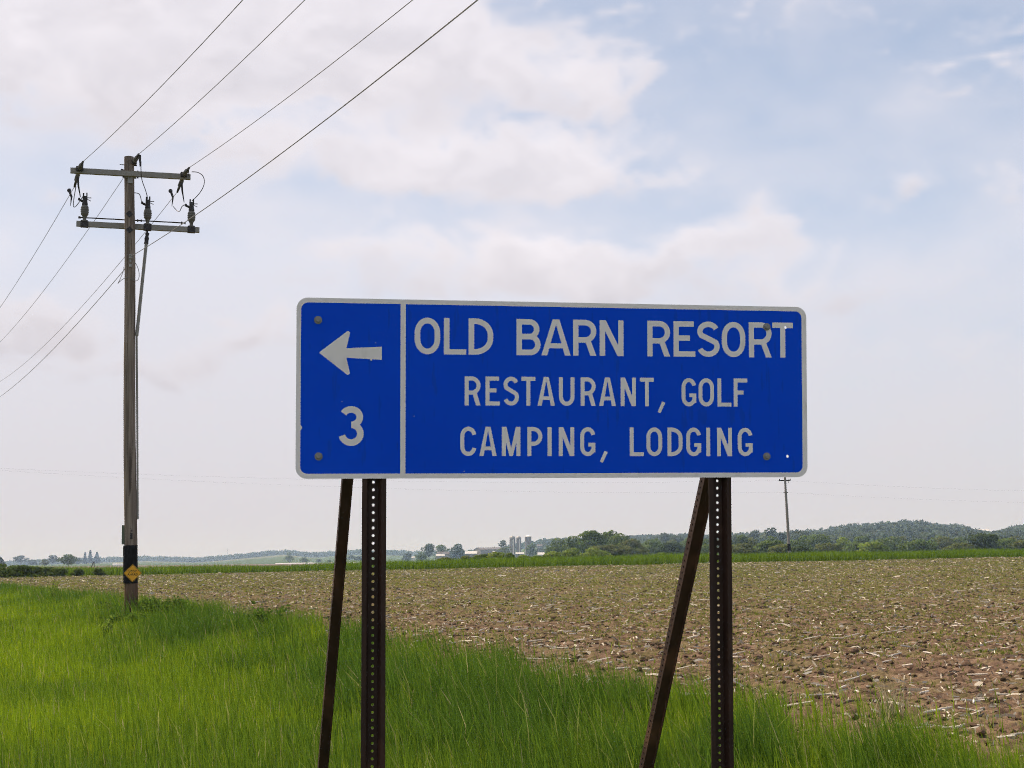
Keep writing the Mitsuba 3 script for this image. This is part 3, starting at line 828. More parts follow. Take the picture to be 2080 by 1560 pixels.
def glyph(ch, w, h, s):
    """Highway lettering: outline of a letter in a box w x h with stroke s."""
    q = s / 2
    st = lambda p, cap=2: LineString(p).buffer(q, cap_style=cap, join_style=2, quad_segs=10)
    R = lambda x0, y0, x1, y1: sbox(x0, y0, x1, y1)
    x0, x1, y0, y1 = q, w - q, q, h - q
    cx = w / 2
    ry = min((h - s) / 2, (w - s) * .62)         # rounds of the tall ovals
    oval = arc(cx, y1 - ry, cx - q, ry, 0, 180) + arc(cx, y0 + ry, cx - q, ry, 180, 360)

    def bowl(yb, yt, xr):
        r = (yt - yb) / 2
        rx = min(r * 1.0, xr - q)
        return [(q, yb)] + [(xr - rx, yb)] + arc(xr - rx, (yb + yt) / 2, rx, r, -90, 90) + [(q, yt)]
    if ch == 'O':
        return Polygon(LineString(oval + [oval[0]]).buffer(q, join_style=1).exterior.coords).difference(unary_union([Polygon(i) for i in LineString(oval + [oval[0]]).buffer(q, join_style=1).interiors]))
    if ch == 'L':
        return unary_union([R(0, 0, s, h), R(0, 0, w, s * .95)])
    if ch == 'I':
        return R(0, 0, w, h)
    if ch == 'D':
        rx, r = (w - s) * .82, min((h - s) / 2, (w - s) * .70)
        pts = [(q, y0), (x1 - rx, y0)] + arc(x1 - rx, y0 + r, rx, r, -90, 0)[1:] + arc(x1 - rx, y1 - r, rx, r, 0, 90) + [(q, y1)]
        return unary_union([R(0, 0, s, h), st(pts)])
    if ch == 'B':
        m = h * .515
        return unary_union([R(0, 0, s, h), st(bowl(y0, m, x1)), st(bowl(m, y1, x1 - s * .22))])
    if ch in 'PR':
        m = h * (.44 if ch == 'R' else .42)
        g = [R(0, 0, s, h), st(bowl(m, y1, x1))]
        if ch == 'R':
            g.append(Polygon([(w - s * 1.12, 0), (w, 0), (w * .60 + s * .45, m + q), (w * .60 - s * .62, m + q)]))
        return unary_union(g).intersection(R(0, 0, w, h))
    if ch == 'A':
        tp = s * .62
        out = Polygon([(0, 0), (cx - tp, h), (cx + tp, h), (w, 0), (w - s * 1.06, 0), (cx, h - s * .9), (s * 1.06, 0)])
        return unary_union([out, R(w * .2, h * .20, w * .8, h * .20 + s * .9).intersection(Polygon([(0, 0), (cx - tp, h), (cx + tp, h), (w, 0)]))])
    if ch == 'N':
        return unary_union([R(0, 0, s, h), R(w - s, 0, w, h), Polygon([(0, h), (s * 1.12, h), (w, 0), (w - s * 1.12, 0)])])
    if ch == 'M':
        return unary_union([R(0, 0, s, h), R(w - s, 0, w, h), Polygon([(0, h), (s * 1.15, h), (cx + s * .42, 0), (cx - s * .42, 0)]), Polygon([(w, h), (w - s * 1.15, h), (cx - s * .42, 0), (cx + s * .42, 0)])])
    if ch == 'E':
        return unary_union([R(0, 0, s, h), R(0, 0, w, s), R(0, h - s, w * .94, h), R(0, h * .525 - q, w * .76, h * .525 + q)])
    if ch == 'F':
        return unary_union([R(0, 0, s, h), R(0, h - s, w, h), R(0, h * .50 - q, w * .72, h * .50 + q)])
    if ch == 'T':
        return unary_union([R(cx - q, 0, cx + q, h), R(0, h - s, w, h)])
    if ch == 'U':
        return st([(q, h)] + arc(cx, y0 + ry, cx - q, ry, 180, 360) + [(w - q, h)])
    if ch in 'CG':
        up = arc(cx, y1 - ry, cx - q, ry, 12, 180)
        lo = arc(cx, y0 + ry, cx - q, ry, 180, 348)
        if ch == 'C':
            return st(up + lo)
        return unary_union([st(up + arc(cx, y0 + ry, cx - q, ry, 180, 335)), R(w - s, s * .9, w, h * .46), R(w * .53, h * .46 - s * .92, w, h * .46)]).intersection(R(0, 0, w, h))
    if ch == 'S':
        m = h * .515
        ru, rl = (y1 - m) / 2, (m - y0) / 2
        xu = cx - q - s * .06
        up = arc(cx, y1 - ru, xu, ru, 22, 212)
        lo = arc(cx, y0 + rl, cx - q, rl, 32, -160)
        return st(up + lo)
    if ch == '3':
        m = h * .53
        ru, rl = (y1 - m) / 2, (m - y0) / 2
        return unary_union([st(arc(cx, y1 - ru, cx - q - s * .10, ru, 152, -72) + [(cx * 1.15, m)]), st([(cx * 1.15, m)] + arc(cx, y0 + rl, cx - q, rl, 68, -168)), R(cx, m - q, cx * 1.4, m + q)])
    raise KeyError(ch)


ROWS = [(.155, .1255, [('O', -.5074, -.4193, .1185), ('L', -.4066, -.3292, .1187), ('D', -.3209, -.235, .119), ('B', -.1533, -.0681, .1195), ('A', -.0654, .0386, .1199), ('R', .0471, .1308, .1201), ('N', .1428, .2288, .1204), ('R', .3149, .3985, .1208), ('E', .411, .4907, .1211), ('S', .4972, .5809, .1214),
                       ('O', .589, .6763, .1217), ('R', .6898, .7752, .1219), ('T', .7777, .8562, .1222)]),
        (.142, .0998, [('R', -.3341, -.279, -.0554), ('E', -.2619, -.2113, -.0554), ('S', -.1996, -.1446, -.0552), ('T', -.1363, -.087, -.0552), ('A', -.0793, -.0173, -.055), ('U', -.0034, .0522, -.055), ('R', .0742, .1281, -.0548), ('A', .14, .2007, -.0547), ('N', .2179, .2731, -.0546), ('T', .2876, .3384, -.0545),
                       ('G', .4396, .4932, -.0543), ('O', .5019, .559, -.0542), ('L', .5716, .6232, -.0541), ('F', .6321, .6828, -.054)]),
        (.142, .1005, [('C', -.3495, -.2931, -.2288), ('A', -.283, -.2225, -.2289), ('M', -.2045, -.1396, -.229), ('P', -.1153, -.0621, -.2291), ('I', -.0439, -.029, -.2292), ('N', -.0039, .0509, -.2292), ('G', .072, .1263, -.2293), ('L', .2502, .3012, -.2295), ('O', .3105, .3678, -.2296), ('D', .3869, .4421, -.2297),
                       ('G', .4556, .5104, -.2298), ('I', .5293, .5436, -.2298), ('N', .5691, .6245, -.2299), ('G', .646, .7014, -.23)]),
        (.160, .1346, [('3', -.7645, -.6793, -.1946)])]
for srel, h, row in ROWS:
    for ch, xa, xb, yb in row:
        over = .0016 if ch in 'OCGSU3' else 0
        g = affinity.translate(glyph(ch, xb - xa, h, srel * (.1255 if h > .12 else .0998) * (1.12 if ch == '3' else 1)), xa, yb)
        part(road_sign + '__panel', 'letter' if ch != '3' else 'numeral', extrude(g.difference(hole_shape), .0006, SM, .0006), 'mat_white')
for (x, y) in ((.3516, -.0784), (.1425, -.2519)):
    c = Polygon([(x, y + .0035), (x + .0105, y - .0005), (x + .0285, y + .0365), (x + .0165, y + .0412)])
    part(road_sign + '__panel', 'comma', extrude(c, .0006, SM, .0006), 'mat_white')
head = Polygon([(-.8315, .1198), (-.7335, .1975), (-.7400, .1356), (-.7400, .1036), (-.7335, .0418)])
ar = unary_union([Polygon([(-.826, .1197), (-.7345, .1905), (-.7305, .1880), (-.7425, .1356), (-.7425, .1036), (-.7305, .0515), (-.7345, .0490)]).buffer(.0035, quad_segs=5), Polygon([(-.745, .1354), (-.6188, .1424), (-.6186, .0974), (-.745, .1038)]),
                  Polygon([(-.659, .1005), (-.652, .0995), (-.6525, .0945), (-.6555, .0935), (-.6585, .0955)])])
part(road_sign + '__panel', 'arrow', extrude(ar, .0006, SM, .0006), 'mat_white')
for (x, y) in ((-.8349, .2299), (-.8305, -.2297), (.7568, .2315), (.7533, -.2307)):
    b = cat_m([lathe([(0, 0), (.0135, 0), (.0135, .0022), (0, .0022)], (x, y, .001), n=20), lathe([(0, 0), (.0088, 0), (.0088, .0062), (.0072, .0078), (0, .0078)], (x, y, .0032), n=6)])
    b.apply_transform(SM)
    part(road_sign, 'bolt', b, 'mat_galv')
specks = [(-.6205 - .02, .155), (-.7527, -.0445), (-.509, -.093), (-.335, -.281)]
part(road_sign + '__panel', 'chip', extrude(unary_union([Point(p).buffer(.0016, quad_segs=3) for p in specks]), .0005, SM, .0004), 'mat_white', label='small pale chips in the blue sheeting')


def channel(length, hole_step=.0259, first=.012, w=.0816, dep=.034, web=.034, t=.0038):
    """Punched U-channel: x across, y along (downwards 0..-length), z towards its open side; flanges at z = 0, web at z = -dep."""
    hs = [Point(0, -first - i * hole_step).buffer(.0050, quad_segs=4) for i in range(int((length - first) / hole_step))]
    webp = sbox(-web / 2, -length, web / 2, 0).difference(unary_union(hs))
    ms = [extrude(webp, t, None, -dep)]
    for s in (-1, 1):
        prof = Polygon([(s * web / 2, -dep), (s * (web / 2 + .010), -.004 + 0), (s * w / 2, -.004), (s * w / 2, 0), (s * (web / 2 + .008), 0), (s * (web / 2 - .0005), -dep + t)])
        m = trimesh.creation.extrude_polygon(prof if prof.exterior.is_ccw else Polygon(list(prof.exterior.coords)[::-1]), length, engine='earcut')
        v = m.vertices.copy()
        m.vertices = np.stack([v[:, 0], v[:, 2] - length, v[:, 1]], -1)
        m.faces = m.faces[:, ::-1]
        ms.append(m)
    return cat_m(ms)


for (xs, zz) in ((-.6425, -.0035), (.5785, -.0035)):
    o = SC + ST * xs + SU * .29 + SN * zz
    base_z = float(Z(o[0], o[1] + .2)) - .35
    L = (o[2] - base_z) / SU[2]
    m = channel(L)
    lean = .0 if xs < 0 else -.004
    X = ST
    Yv = unit(SU + ST * lean)
    m.apply_transform(frame_matrix(o, unit(X - Yv * (X @ Yv)), Yv, np.cross(unit(X - Yv * (X @ Yv)), Yv)))
    part(road_sign, 'post', m, 'mat_steel')
# braces run from high on the posts backwards to the ground, their webs turned sideways
for (xa, xb, ya, yb) in ((704.5, 655.0, 5.30, 5.90), (1434.5, 1309.5, 5.52, 6.12)):
    pa, pb = at(xa, 975, ya), at(xb, 1560, yb)
    dv = unit(pa - pb)
    top = pa + dv * .42
    bot_z = float(Z(pb[0], pb[1] + .6)) - .3
    L = (top[2] - bot_z) / dv[2]
    m = channel(L, w=.078, dep=.036)
    zax = np.array([1.0, 0.22, 0]) if xa < 1000 else np.array([.93, .36, 0])
    zax = unit(zax - dv * (zax @ dv))
    xax = np.cross(dv, zax)
    m.apply_translation([0, 0, .018])
    m.apply_transform(frame_matrix(top, xax, dv, zax))
    part(road_sign, 'brace', m, 'mat_steel')

# ------------------------------------------------------------------ the near utility pole
PD = 31.0
LINE = unit([-.447, 1, 0])
ARM = unit([1, .27, 0])
pb, pt = at(265.3, 1246, PD), at(262.5, 319, PD)
pole = thing('utility_pole', 'tall wooden utility pole with two crossarms in the grass at left', 'utility pole')
axis = unit(pt - pb)
npt = 40
tt = np.linspace(-.06, 1, npt)
ring = []
prs = np.random.default_rng(3)
rad = np.interp(tt, [-.06, 0, .15, .5, 1], [.142, .138, .132, .120, .102])
PP = pb + (pt - pb) * tt[:, None] + np.stack([.012 * np.sin(tt * 9 + 1), .01 * np.sin(tt * 7), 0 * tt], -1)
shaft = tube(PP, rad * (1 + .015 * np.sin(tt * 60)), 24)
part(pole, 'shaft', shaft, 'mat_wood', smooth=40)


def pole_at(y):
    t = (y - 1246) / (319 - 1246)
    return pb + (pt - pb) * t


def on_arm(c, px, y0):
    """Distance along the arm at which it passes the measured column px."""
    lo, hi = -3.0, 3.0
    for _ in range(50):
        mid = (lo + hi) / 2
        d = c + ARM * mid - EYE
        x = 1040 + FOC * (d @ RIGHT) / (d @ FWD)
        lo, hi = (mid, hi) if x < px else (lo, mid)
    return (lo + hi) / 2


ZUP = np.array([0, 0, 1.0])
c1 = pole_at(358) - LINE * .155
c2 = pole_at(461) + LINE * .165
tilt1, tilt2 = .0, -.006
arms = []
for c, xa, xb, tl in ((c1, 143, 387, tilt1), (c2, 155, 405, tilt2)):
    s0, s1 = on_arm(c, xa, 0), on_arm(c, xb, 0)
    X = unit(ARM + ZUP * tl)
    m = bx(s1 - s0, .09, .112)
    m = trimesh.creation.box((s1 - s0, .09, .112))
    m.apply_transform(frame_matrix(c + X * (s0 + s1) / 2, X, np.cross(ZUP, X), ZUP))
    part(pole, 'crossarm', m, 'mat_arm')
    arms.append((c, X, s0, s1))
for y in (358, 461):     # through bolts and washers of the arms
    c = pole_at(y)
for (c, yy) in ((pole_at(441), 441), (pole_at(474), 474)):
    r_ = .113
    m = trimesh.creation.box((.11, .012, .11))
    m.apply_transform(trimesh.transformations.rotation_matrix(PI / 4, [0, 1, 0]))
    view = unit((EYE - c) * [1, 1, 0])
    m.apply_transform(frame_matrix(c + view * (r_ + .004), np.cross(ZUP, view), view, ZUP))
    part(pole, 'square_washer', m, 'mat_dark')
gm = []
for s in (-.12, .12):
    gm.append(tube([c1 + ARM * s * 1.25 + ZUP * .075, c1 + ARM * s * 1.25 - ZUP * .09], .018, 6))
part(pole, 'arm_bolt', cat_m(gm), 'mat_dark')
part(pole, 'arm_bracket', cat_m([bx(.26, .02, .045, (0, 0, 0), None).apply_transform(frame_matrix(c1 + LINE * .055 - ZUP * .065, ARM, LINE, ZUP)), bx(.10, .03, .16).apply_transform(frame_matrix(pole_at(369) - LINE * .115, ARM, LINE, ZUP))]), 'mat_galv')


def strain(o, d, n=5, L=.42, r=.048):
    """Polymer strain insulator from o along d, with a clamp at its far end."""
    pr = [(0, 0), (.018, 0), (.018, .05)]
    for i in range(n):
        a = .07 + i * (L - .14) / n
        pr += [(.016, a), (r, a + .012), (r * .96, a + .020), (.016, a + .034)]
    pr += [(.016, L - .05), (.022, L - .04), (.022, L), (0, L)]
    return lathe(pr, o, d, 14)


c, X1, s0, s1 = arms[0]
sl, sr = on_arm(c1, 160, 0), on_arm(c1, 372, 0)
WIRES = []          # (attachment, other measured point, side)
for (s, nm) in ((sl, 'l'), (sr, 'r')):
    base = c1 + ARM * s + ZUP * .03
    dtow, daway = unit(-LINE + ZUP * .02), unit(LINE * 1 - ZUP * .30)
    a = base - LINE * .05
    part(pole, 'strain_insulator', strain(a, dtow), 'mat_porcelain', smooth=40)
    b = base + LINE * .06 - ZUP * .06
    part(pole, 'strain_insulator', strain(b, daway, L=.40), 'mat_porcelain', smooth=40)
    part(pole, 'insulator_mount', bx(.13, .12, .10).apply_transform(frame_matrix(a, ARM, LINE, ZUP)), 'mat_dark')
    for (q, dq) in ((a, dtow), (b, daway)):
        part(pole, 'clamp', tube([q + dq * .40, q + dq * .58], [.03, .021], 8), 'mat_dark')
    part(pole, 'wire_tail', tube([a + dtow * .5, a + dtow * .47 - ZUP * .17 + ARM * .02], .010, 5), 'mat_dark')
    part(pole, 'wire_tail', tube([b + daway * .1 - ZUP * .02, b + daway * .12 - ZUP * .20 + ARM * .02, b + daway * .2 - ZUP * .42 + ARM * .08], [.025, .02, .008], 6), 'mat_dark')
    WIRES.append((a + dtow * .6, b + daway * .56))
tp = pole_at(331)
base = tp + ARM * .09 - LINE * .07
dtow = unit(-LINE + ZUP * .06)
part(pole, 'strain_insulator', strain(base, dtow, L=.40), 'mat_porcelain', smooth=40)
part(pole, 'insulator_mount', bx(.10, .10, .10).apply_transform(frame_matrix(base, ARM, LINE, ZUP)), 'mat_dark')
part(pole, 'clamp', tube([base + dtow * .4, base + dtow * .55], [.032, .024], 8), 'mat_dark')
part(pole, 'wire_tail', tube([base + dtow * .5 + ARM * .03, base + dtow * .47 - ZUP * .24 + ARM * .05], [.03, .015], 6), 'mat_dark')
tb = pole_at(345) + LINE * .11
WIRES.append((base + dtow * .55, tb + LINE * .2))
part(pole, 'pole_bolt', cat_m([tube([pole_at(336) - ARM * .2, pole_at(336) + ARM * .16], [.008, .014], 6), tube([pole_at(347) - ARM * .175, pole_at(349) - ARM * .1], [.03, .03], 8)]), 'mat_dark')
nt = pole_at(530) - LINE * .13 + ARM * .0
part(pole, 'neutral_clamp', cat_m([lathe([(0, 0), (.032, 0), (.042, .02), (.03, .05), (.042, .08), (.032, .1), (0, .1)], nt + ZUP * -.05, ZUP, 12), tube([nt - ZUP * .12, nt + ZUP * .02], .02, 6), tube([nt - ZUP * .22, nt - ZUP * .16], .03, 6)]), 'mat_galv')
WIRES.append((nt - LINE * .05, pole_at(549) + LINE * .14 - ARM * .06))

# the three switch units on the lower arm
c, X2, s0, s1 = arms[1]
tops = []
for px in (171.5, 299.5, 388.5):
    s = on_arm(c2, px, 0)
    o = c2 + X2 * s + ZUP * .056
    if px == 299.5:
        o = o - LINE * .0
    u = thing_key = f'{pole}__switch_unit'
    body = lathe([(0, 0), (.075, 0), (.075, .025), (.035, .04), (.038, .09), (.062, .13), (.080, .155), (.082, .175), (.074, .182), (.074, .195), (.086, .20), (.088, .222), (.076, .228), (.076, .24), (.088, .246), (.088, .268), (.076, .274), (.076, .286), (.082, .292), (.080, .315), (.066, .34), (.05, .36), (0, .36)], o, ZUP, 20)
    k = part(pole, 'switch_unit', body, 'mat_porcelain', smooth=35)
    band = trimesh.creation.box((.16, .115, .135))
    band.apply_transform(frame_matrix(c2 + X2 * s, X2, np.cross(ZUP, X2), ZUP))
    part(k, 'bracket', band, 'mat_dark')
    neck = cat_m([lathe([(0, 0), (.055, 0), (.062, .05), (.052, .10), (.045, .17), (0, .17)], o + ZUP * .33, ZUP, 14), bx(.10, .08, .06).apply_transform(frame_matrix(o + ZUP * .52, X2, np.cross(ZUP, X2), ZUP)),
                  bx(.028, .06, .09).apply_transform(frame_matrix(o + ZUP * .57 - X2 * .032, X2, np.cross(ZUP, X2), ZUP)), bx(.028, .06, .10).apply_transform(frame_matrix(o + ZUP * .575 + X2 * .036, X2, np.cross(ZUP, X2), ZUP)),
                  tube([o + ZUP * .52 + X2 * .03, o + ZUP * .525 + X2 * .13], .010, 5), tube([o + ZUP * .49 + X2 * .04, o + ZUP * .455 + X2 * .12], .008, 5), tube([o + ZUP * .44 - X2 * .04, o + ZUP * .475 - X2 * .13], [.03, .022], 6),
                  tube([o + ZUP * .46 - X2 * .125, o + ZUP * .51 - X2 * .12], [.025, .02], 6)])
    part(k, 'terminal', neck, 'mat_dark')
    tops.append(o)
oy = ZUP * .085
rod_a, rod_b = tops[0] + oy - X2 * .13 - LINE * .09, tops[2] + oy - X2 * .12 - LINE * .09
part(pole, 'linkage_rod', cat_m([tube([rod_a + LINE * .09, rod_b + LINE * .09], .014, 6)] + [lathe([(0, 0), (.03, 0), (.03, .02), (.014, .03), (.014, .07), (.03, .08), (.03, .1), (0, .1)], tops[i] + oy - X2 * (.22), X2, 8) for i in (1, 2)] + [lathe([(0, 0), (.026, 0), (.026, .05), (0, .05)], tops[0] + oy - X2 * .13, X2, 8)]), 'mat_dark')
# operating rod from the middle unit down the pole
r0, r1 = tops[1] - ZUP * .17, pole_at(690) + ARM * .14 - LINE * .02
part(pole, 'operating_rod', cat_m([tube([r0 + (r1 - r0) * .08, r1], [.034, .036], 10), tube([r1, pole_at(1060) + ARM * .148 - LINE * .02], [.022, .022], 8)]), 'mat_arm', smooth=40)
part(pole, 'rod_joint', cat_m([tube([tops[1] - ZUP * .06, r0 + (r1 - r0) * .05], [.022, .022], 8), lathe([(0, 0), (.05, 0), (.042, .06), (.05, .12), (.034, .18), (.046, .24), (0, .24)], r0 + (r1 - r0) * .11, r0 - r1, 10)]), 'mat_dark')


def sagline(a, b, sag, n=10, side=(0, 0, 0)):
    t = np.linspace(0, 1, n)[:, None]
    return a + (b - a) * t + (np.array([0, 0, -sag]) + np.array(side)) * 4 * t * (1 - t)


def bez(p, n=14):
    p = np.array(p)
    t = np.linspace(0, 1, n)[:, None]
    return p[0] * (1 - t) ** 3 + 3 * p[1] * (1 - t) ** 2 * t + 3 * p[2] * (1 - t) * t ** 2 + p[3] * t ** 3


wl, wr, wt, wn = WIRES
jl = wl[1] + LINE * .9 - ZUP * .10
jr = wr[1] + LINE * .9 - ZUP * .10
jump = [bez([wl[1] - LINE * .2 - ZUP * .05, wl[1] - ZUP * .25, jl - ZUP * .45, tops[0] + ZUP * .54 - X2 * .05]), bez([wt[0] - ZUP * .15 + ARM * .05, wt[0] - ZUP * .7 + ARM * .05, tops[1] + ZUP * 1.0 - X2 * .1, tops[1] + ZUP * .56]),
        bez([pole_at(392) + ARM * .10 + LINE * .05, pole_at(395) + ARM * .20, tops[1] + ZUP * .72 - X2 * .17, tops[1] + ZUP * .48 - X2 * .13]),
        bez([wr[0] + LINE * .35 + ARM * .12, wr[0] + ARM * .40 + LINE * .2, tops[2] + ZUP * .95 + X2 * .40, tops[2] + ZUP * .58]), bez([wr[1] + LINE * .35 - ZUP * .25 - ARM * .02, wr[1] + LINE * .3 - ZUP * .55 + ARM * .2, tops[2] + ZUP * .52 - X2 * .3, tops[2] + ZUP * .49 - X2 * .10])]
for j in jump:
    part(pole, 'jumper_cable', tube(j, .0085, 6), 'mat_dark')
part(pole, 'ground_wire', cat_m([tube(bez([pole_at(541) + ARM * .115 - LINE * .05, pole_at(560) + ARM * .25, pole_at(590) + ARM * .20 - LINE * .1, pole_at(575) - LINE * .14 + ARM * .0]), .007, 5), tube(bez([pole_at(572) - LINE * .13 - ARM * .03, pole_at(570) - ARM * .13 - LINE * .1, pole_at(585) - ARM * .26, pole_at(584) - ARM * .24]), .007, 5),
                                 tube(bez([pole_at(549) - ARM * .12, pole_at(555) - ARM * .1 - LINE * .03, pole_at(575) - ARM * .2, pole_at(584) - ARM * .24]), .007, 5)]), 'mat_wire')
# wrap and marker strip at the foot
w0, w1 = pole_at(1187), pole_at(1112)
part(pole, 'wrap', tube([w0, (w0 + w1) / 2, w1], [.149, .148, .146], 24), 'mat_wrap', label='black sheet wrapped round the pole foot', smooth=40)
vw = unit((EYE - pb) * [1, 1, 0])
vr = np.cross(vw, ZUP) * -1
part(pole, 'marker_strip', bx(.055, .03, .40).apply_transform(frame_matrix(pole_at(1091) - vr * 0 + np.cross(ZUP, vw) * -.145, np.cross(ZUP, vw), vw, ZUP)), 'mat_marker')
M['mat_marker'] = matte((.10, .12, .085), .6)
for i, (y, hh) in enumerate(((1118, .05), (1124, .055), (1130, .05))):
    part(pole, 'pole_tag', bx(.028, .012, hh).apply_transform(frame_matrix(pole_at(y) + np.cross(ZUP, vw) * -.136 + vw * .02, np.cross(ZUP, vw), vw, ZUP)), 'mat_porcelain')
part(pole, 'burn_mark', cat_m([bx(.05, .004, .12).apply_transform(frame_matrix(pole_at(1094) + vw * .131 + np.cross(ZUP, vw) * .02, np.cross(ZUP, vw), vw, ZUP)), bx(.02, .004, .05).apply_transform(frame_matrix(pole_at(1083) + vw * .131 + np.cross(ZUP, vw) * .03, np.cross(ZUP, vw), vw, ZUP))]), 'mat_dark', label='dark mark on the pole above the wrap')
# the small yellow sign on it
wc = at(267.8, 1166.8, PD) * 1.0
wvw = unit(vw + np.array([.10, 0, 0]))
WX = np.cross(ZUP, wvw)
wc = pole_at(1166.8) + WX * .028 + wvw * .165
WM = frame_matrix(wc, WX, ZUP, wvw)
ws = thing('warning_sign', 'small yellow diamond STOP AHEAD sign on the near utility pole', 'warning sign')
dia = Polygon([(-.185, 0), (0, .185), (.185, 0), (0, -.185)]).buffer(-.02).buffer(.02, quad_segs=6)
part(ws, 'plate', extrude(dia, .003, WM, -.003), 'mat_yellow')
part(ws, 'border', extrude(dia.buffer(-.008).difference(dia.buffer(-.014)), .001, WM, .0002), 'mat_black')
for txt, yy in (('STOP', .018), ('AHEAD', -.05)):
    t = meshkit.text_mesh(txt, .046, .001, bold=True)
    b = t.bounds
    t.apply_translation([-(b[0][0] + b[1][0]) / 2, yy, .0002])
    t.apply_transform(WM)
    part(ws, 'lettering', t, 'mat_black')


# ------------------------------------------------------------------ power lines
def along(a, px, py):
    """The point of the vertical plane through a along the line that the photograph shows at px, py."""
    v = FWD + (px - 1040) / FOC * RIGHT - (py - 780) / FOC * UP
    nrm = np.array([LINE[1], -LINE[0], 0])
    t = ((a - EYE) @ nrm) / (v @ nrm)
    return EYE + v * t


def span(a, q, b, smax, r, n=40):
    """Wire from a through q, sagging with curvature b."""
    d = (q - a) * [1, 1, 0]
    sq = np.linalg.norm(d)
    d = d / sq
    m = (q[2] - a[2] - b * sq ** 2) / sq
    s = np.linspace(0, smax, n)
    P = a + d * s[:, None]
    P[:, 2] = a[2] + m * s + b * s ** 2
    return tube(P, r, 6)


specs = [(wl, (493, 0), (0, 625), 'leftmost overhead wire, through the left end of the upper crossarm'), (wr, (838, 0), (0, 775), 'overhead wire through the right end of the upper crossarm'), (wt, (619, 0), (0, 695), 'overhead wire tied to the very top of the near utility pole'), (wn, (970, 0), (0, 806), 'lowest overhead wire, clamped to the pole below both crossarms')]
for (pts, q1, q2, lab) in specs:
    m = cat_m([span(pts[0], along(pts[0], *q1), .0014, 56, 0.0072 if 'lowest' in lab else .0062), span(pts[1], along(pts[1], *q2), .0010, 60, 0.0075 if 'lowest' in lab else .0065)])
    single('power_line', m, 'mat_wire', lab, 'power line')
# taps on the two phases beyond the pole
for w in (wl, wr):
    q = along(w[1], 141, 386) if w is wl else along(w[1], 347, 387)
    part(pole, 'line_tap', cat_m([lathe([(0, 0), (.045, .02), (.045, .06), (0, .09)], q, LINE, 8), tube([q - ZUP * .02, q - ZUP * .16 + ARM * .05], [.03, .025], 6), tube([q - ZUP * .16 + ARM * .05, q - ZUP * .36 + ARM * .03], [.02, .006], 5)]), 'mat_dark')

# the far pole and its line
fd = 175.0
fb, ft = at(1604.3, 1136, fd), at(1594.2, 968, fd)
fp = thing('utility_pole', 'thin distant utility pole standing below the right end of the sign', 'utility pole')
part(fp, 'shaft', tube([fb + (fb - ft) * .06, fb + (ft - fb) * .5, ft], [.19, .16, .12], 10), 'mat_arm_far')
M['mat_arm_far'] = matte((.20, .18, .17), .9)
fq = lambda y: fb + (ft - fb) * (1136 - y) / 168
part(fp, 'wrap', tube([fq(1119), fq(1105)], [.21, .20], 10), 'mat_wrap', label='dark band round the foot of the distant pole')
FL = unit([.90, .45, 0])
FX = unit([1.0, -.1, 0])
part(fp, 'crossarm', cat_m([bx(1.35, .12, .12).apply_transform(frame_matrix(fq(976) - FX * .05, FX, np.cross(ZUP, FX), ZUP)), bx(.05, .05, .5).apply_transform(frame_matrix(fq(977) + FX * .36, FX, np.cross(ZUP, FX), ZUP))]), 'mat_dark')
part(fp, 'insulator', cat_m([lathe([(0, 0), (.06, .02), (.06, .16), (0, .2)], fq(976) + FX * s, ZUP, 8) for s in (-.65, .6)]), 'mat_dark')
part(fp, 'crossarm', bx(.55, .1, .08).apply_transform(frame_matrix(fq(1000.5), FX, np.cross(ZUP, FX), ZUP)), 'mat_dark', label='short lower crossarm')


def through(pts, r):
    P = np.array([at(x, y, d) for x, y, d in pts])
    t = np.array([0] + list(np.cumsum(np.linalg.norm(np.diff(P, axis=0), axis=1))))
    s = np.linspace(0, t[-1], 36)
    return tube(np.stack([np.polyval(np.polyfit(t, P[:, i], 2), s) for i in range(3)], -1), r, 5)


for (a, b, c_, dd, e, lab) in (((-40, 949.5, 134), (600, 973, 152), (1594, 976, 175), None, (2120, 998, 208), 'faint upper wire of the distant power line crossing behind the sign'), ((-40, 953, 134), (600, 986, 152), (1594, 1000, 175), None, (2120, 1021.5, 208), 'faint lower wire of the distant power line crossing behind the sign')):
    mid = (1860, (c_[1] + e[1]) / 2 + 3.0, 191)
    single('power_line', cat_m([through([a, b, c_], .004), through([c_, mid, e], .004)]), 'mat_wire', lab, 'power line')


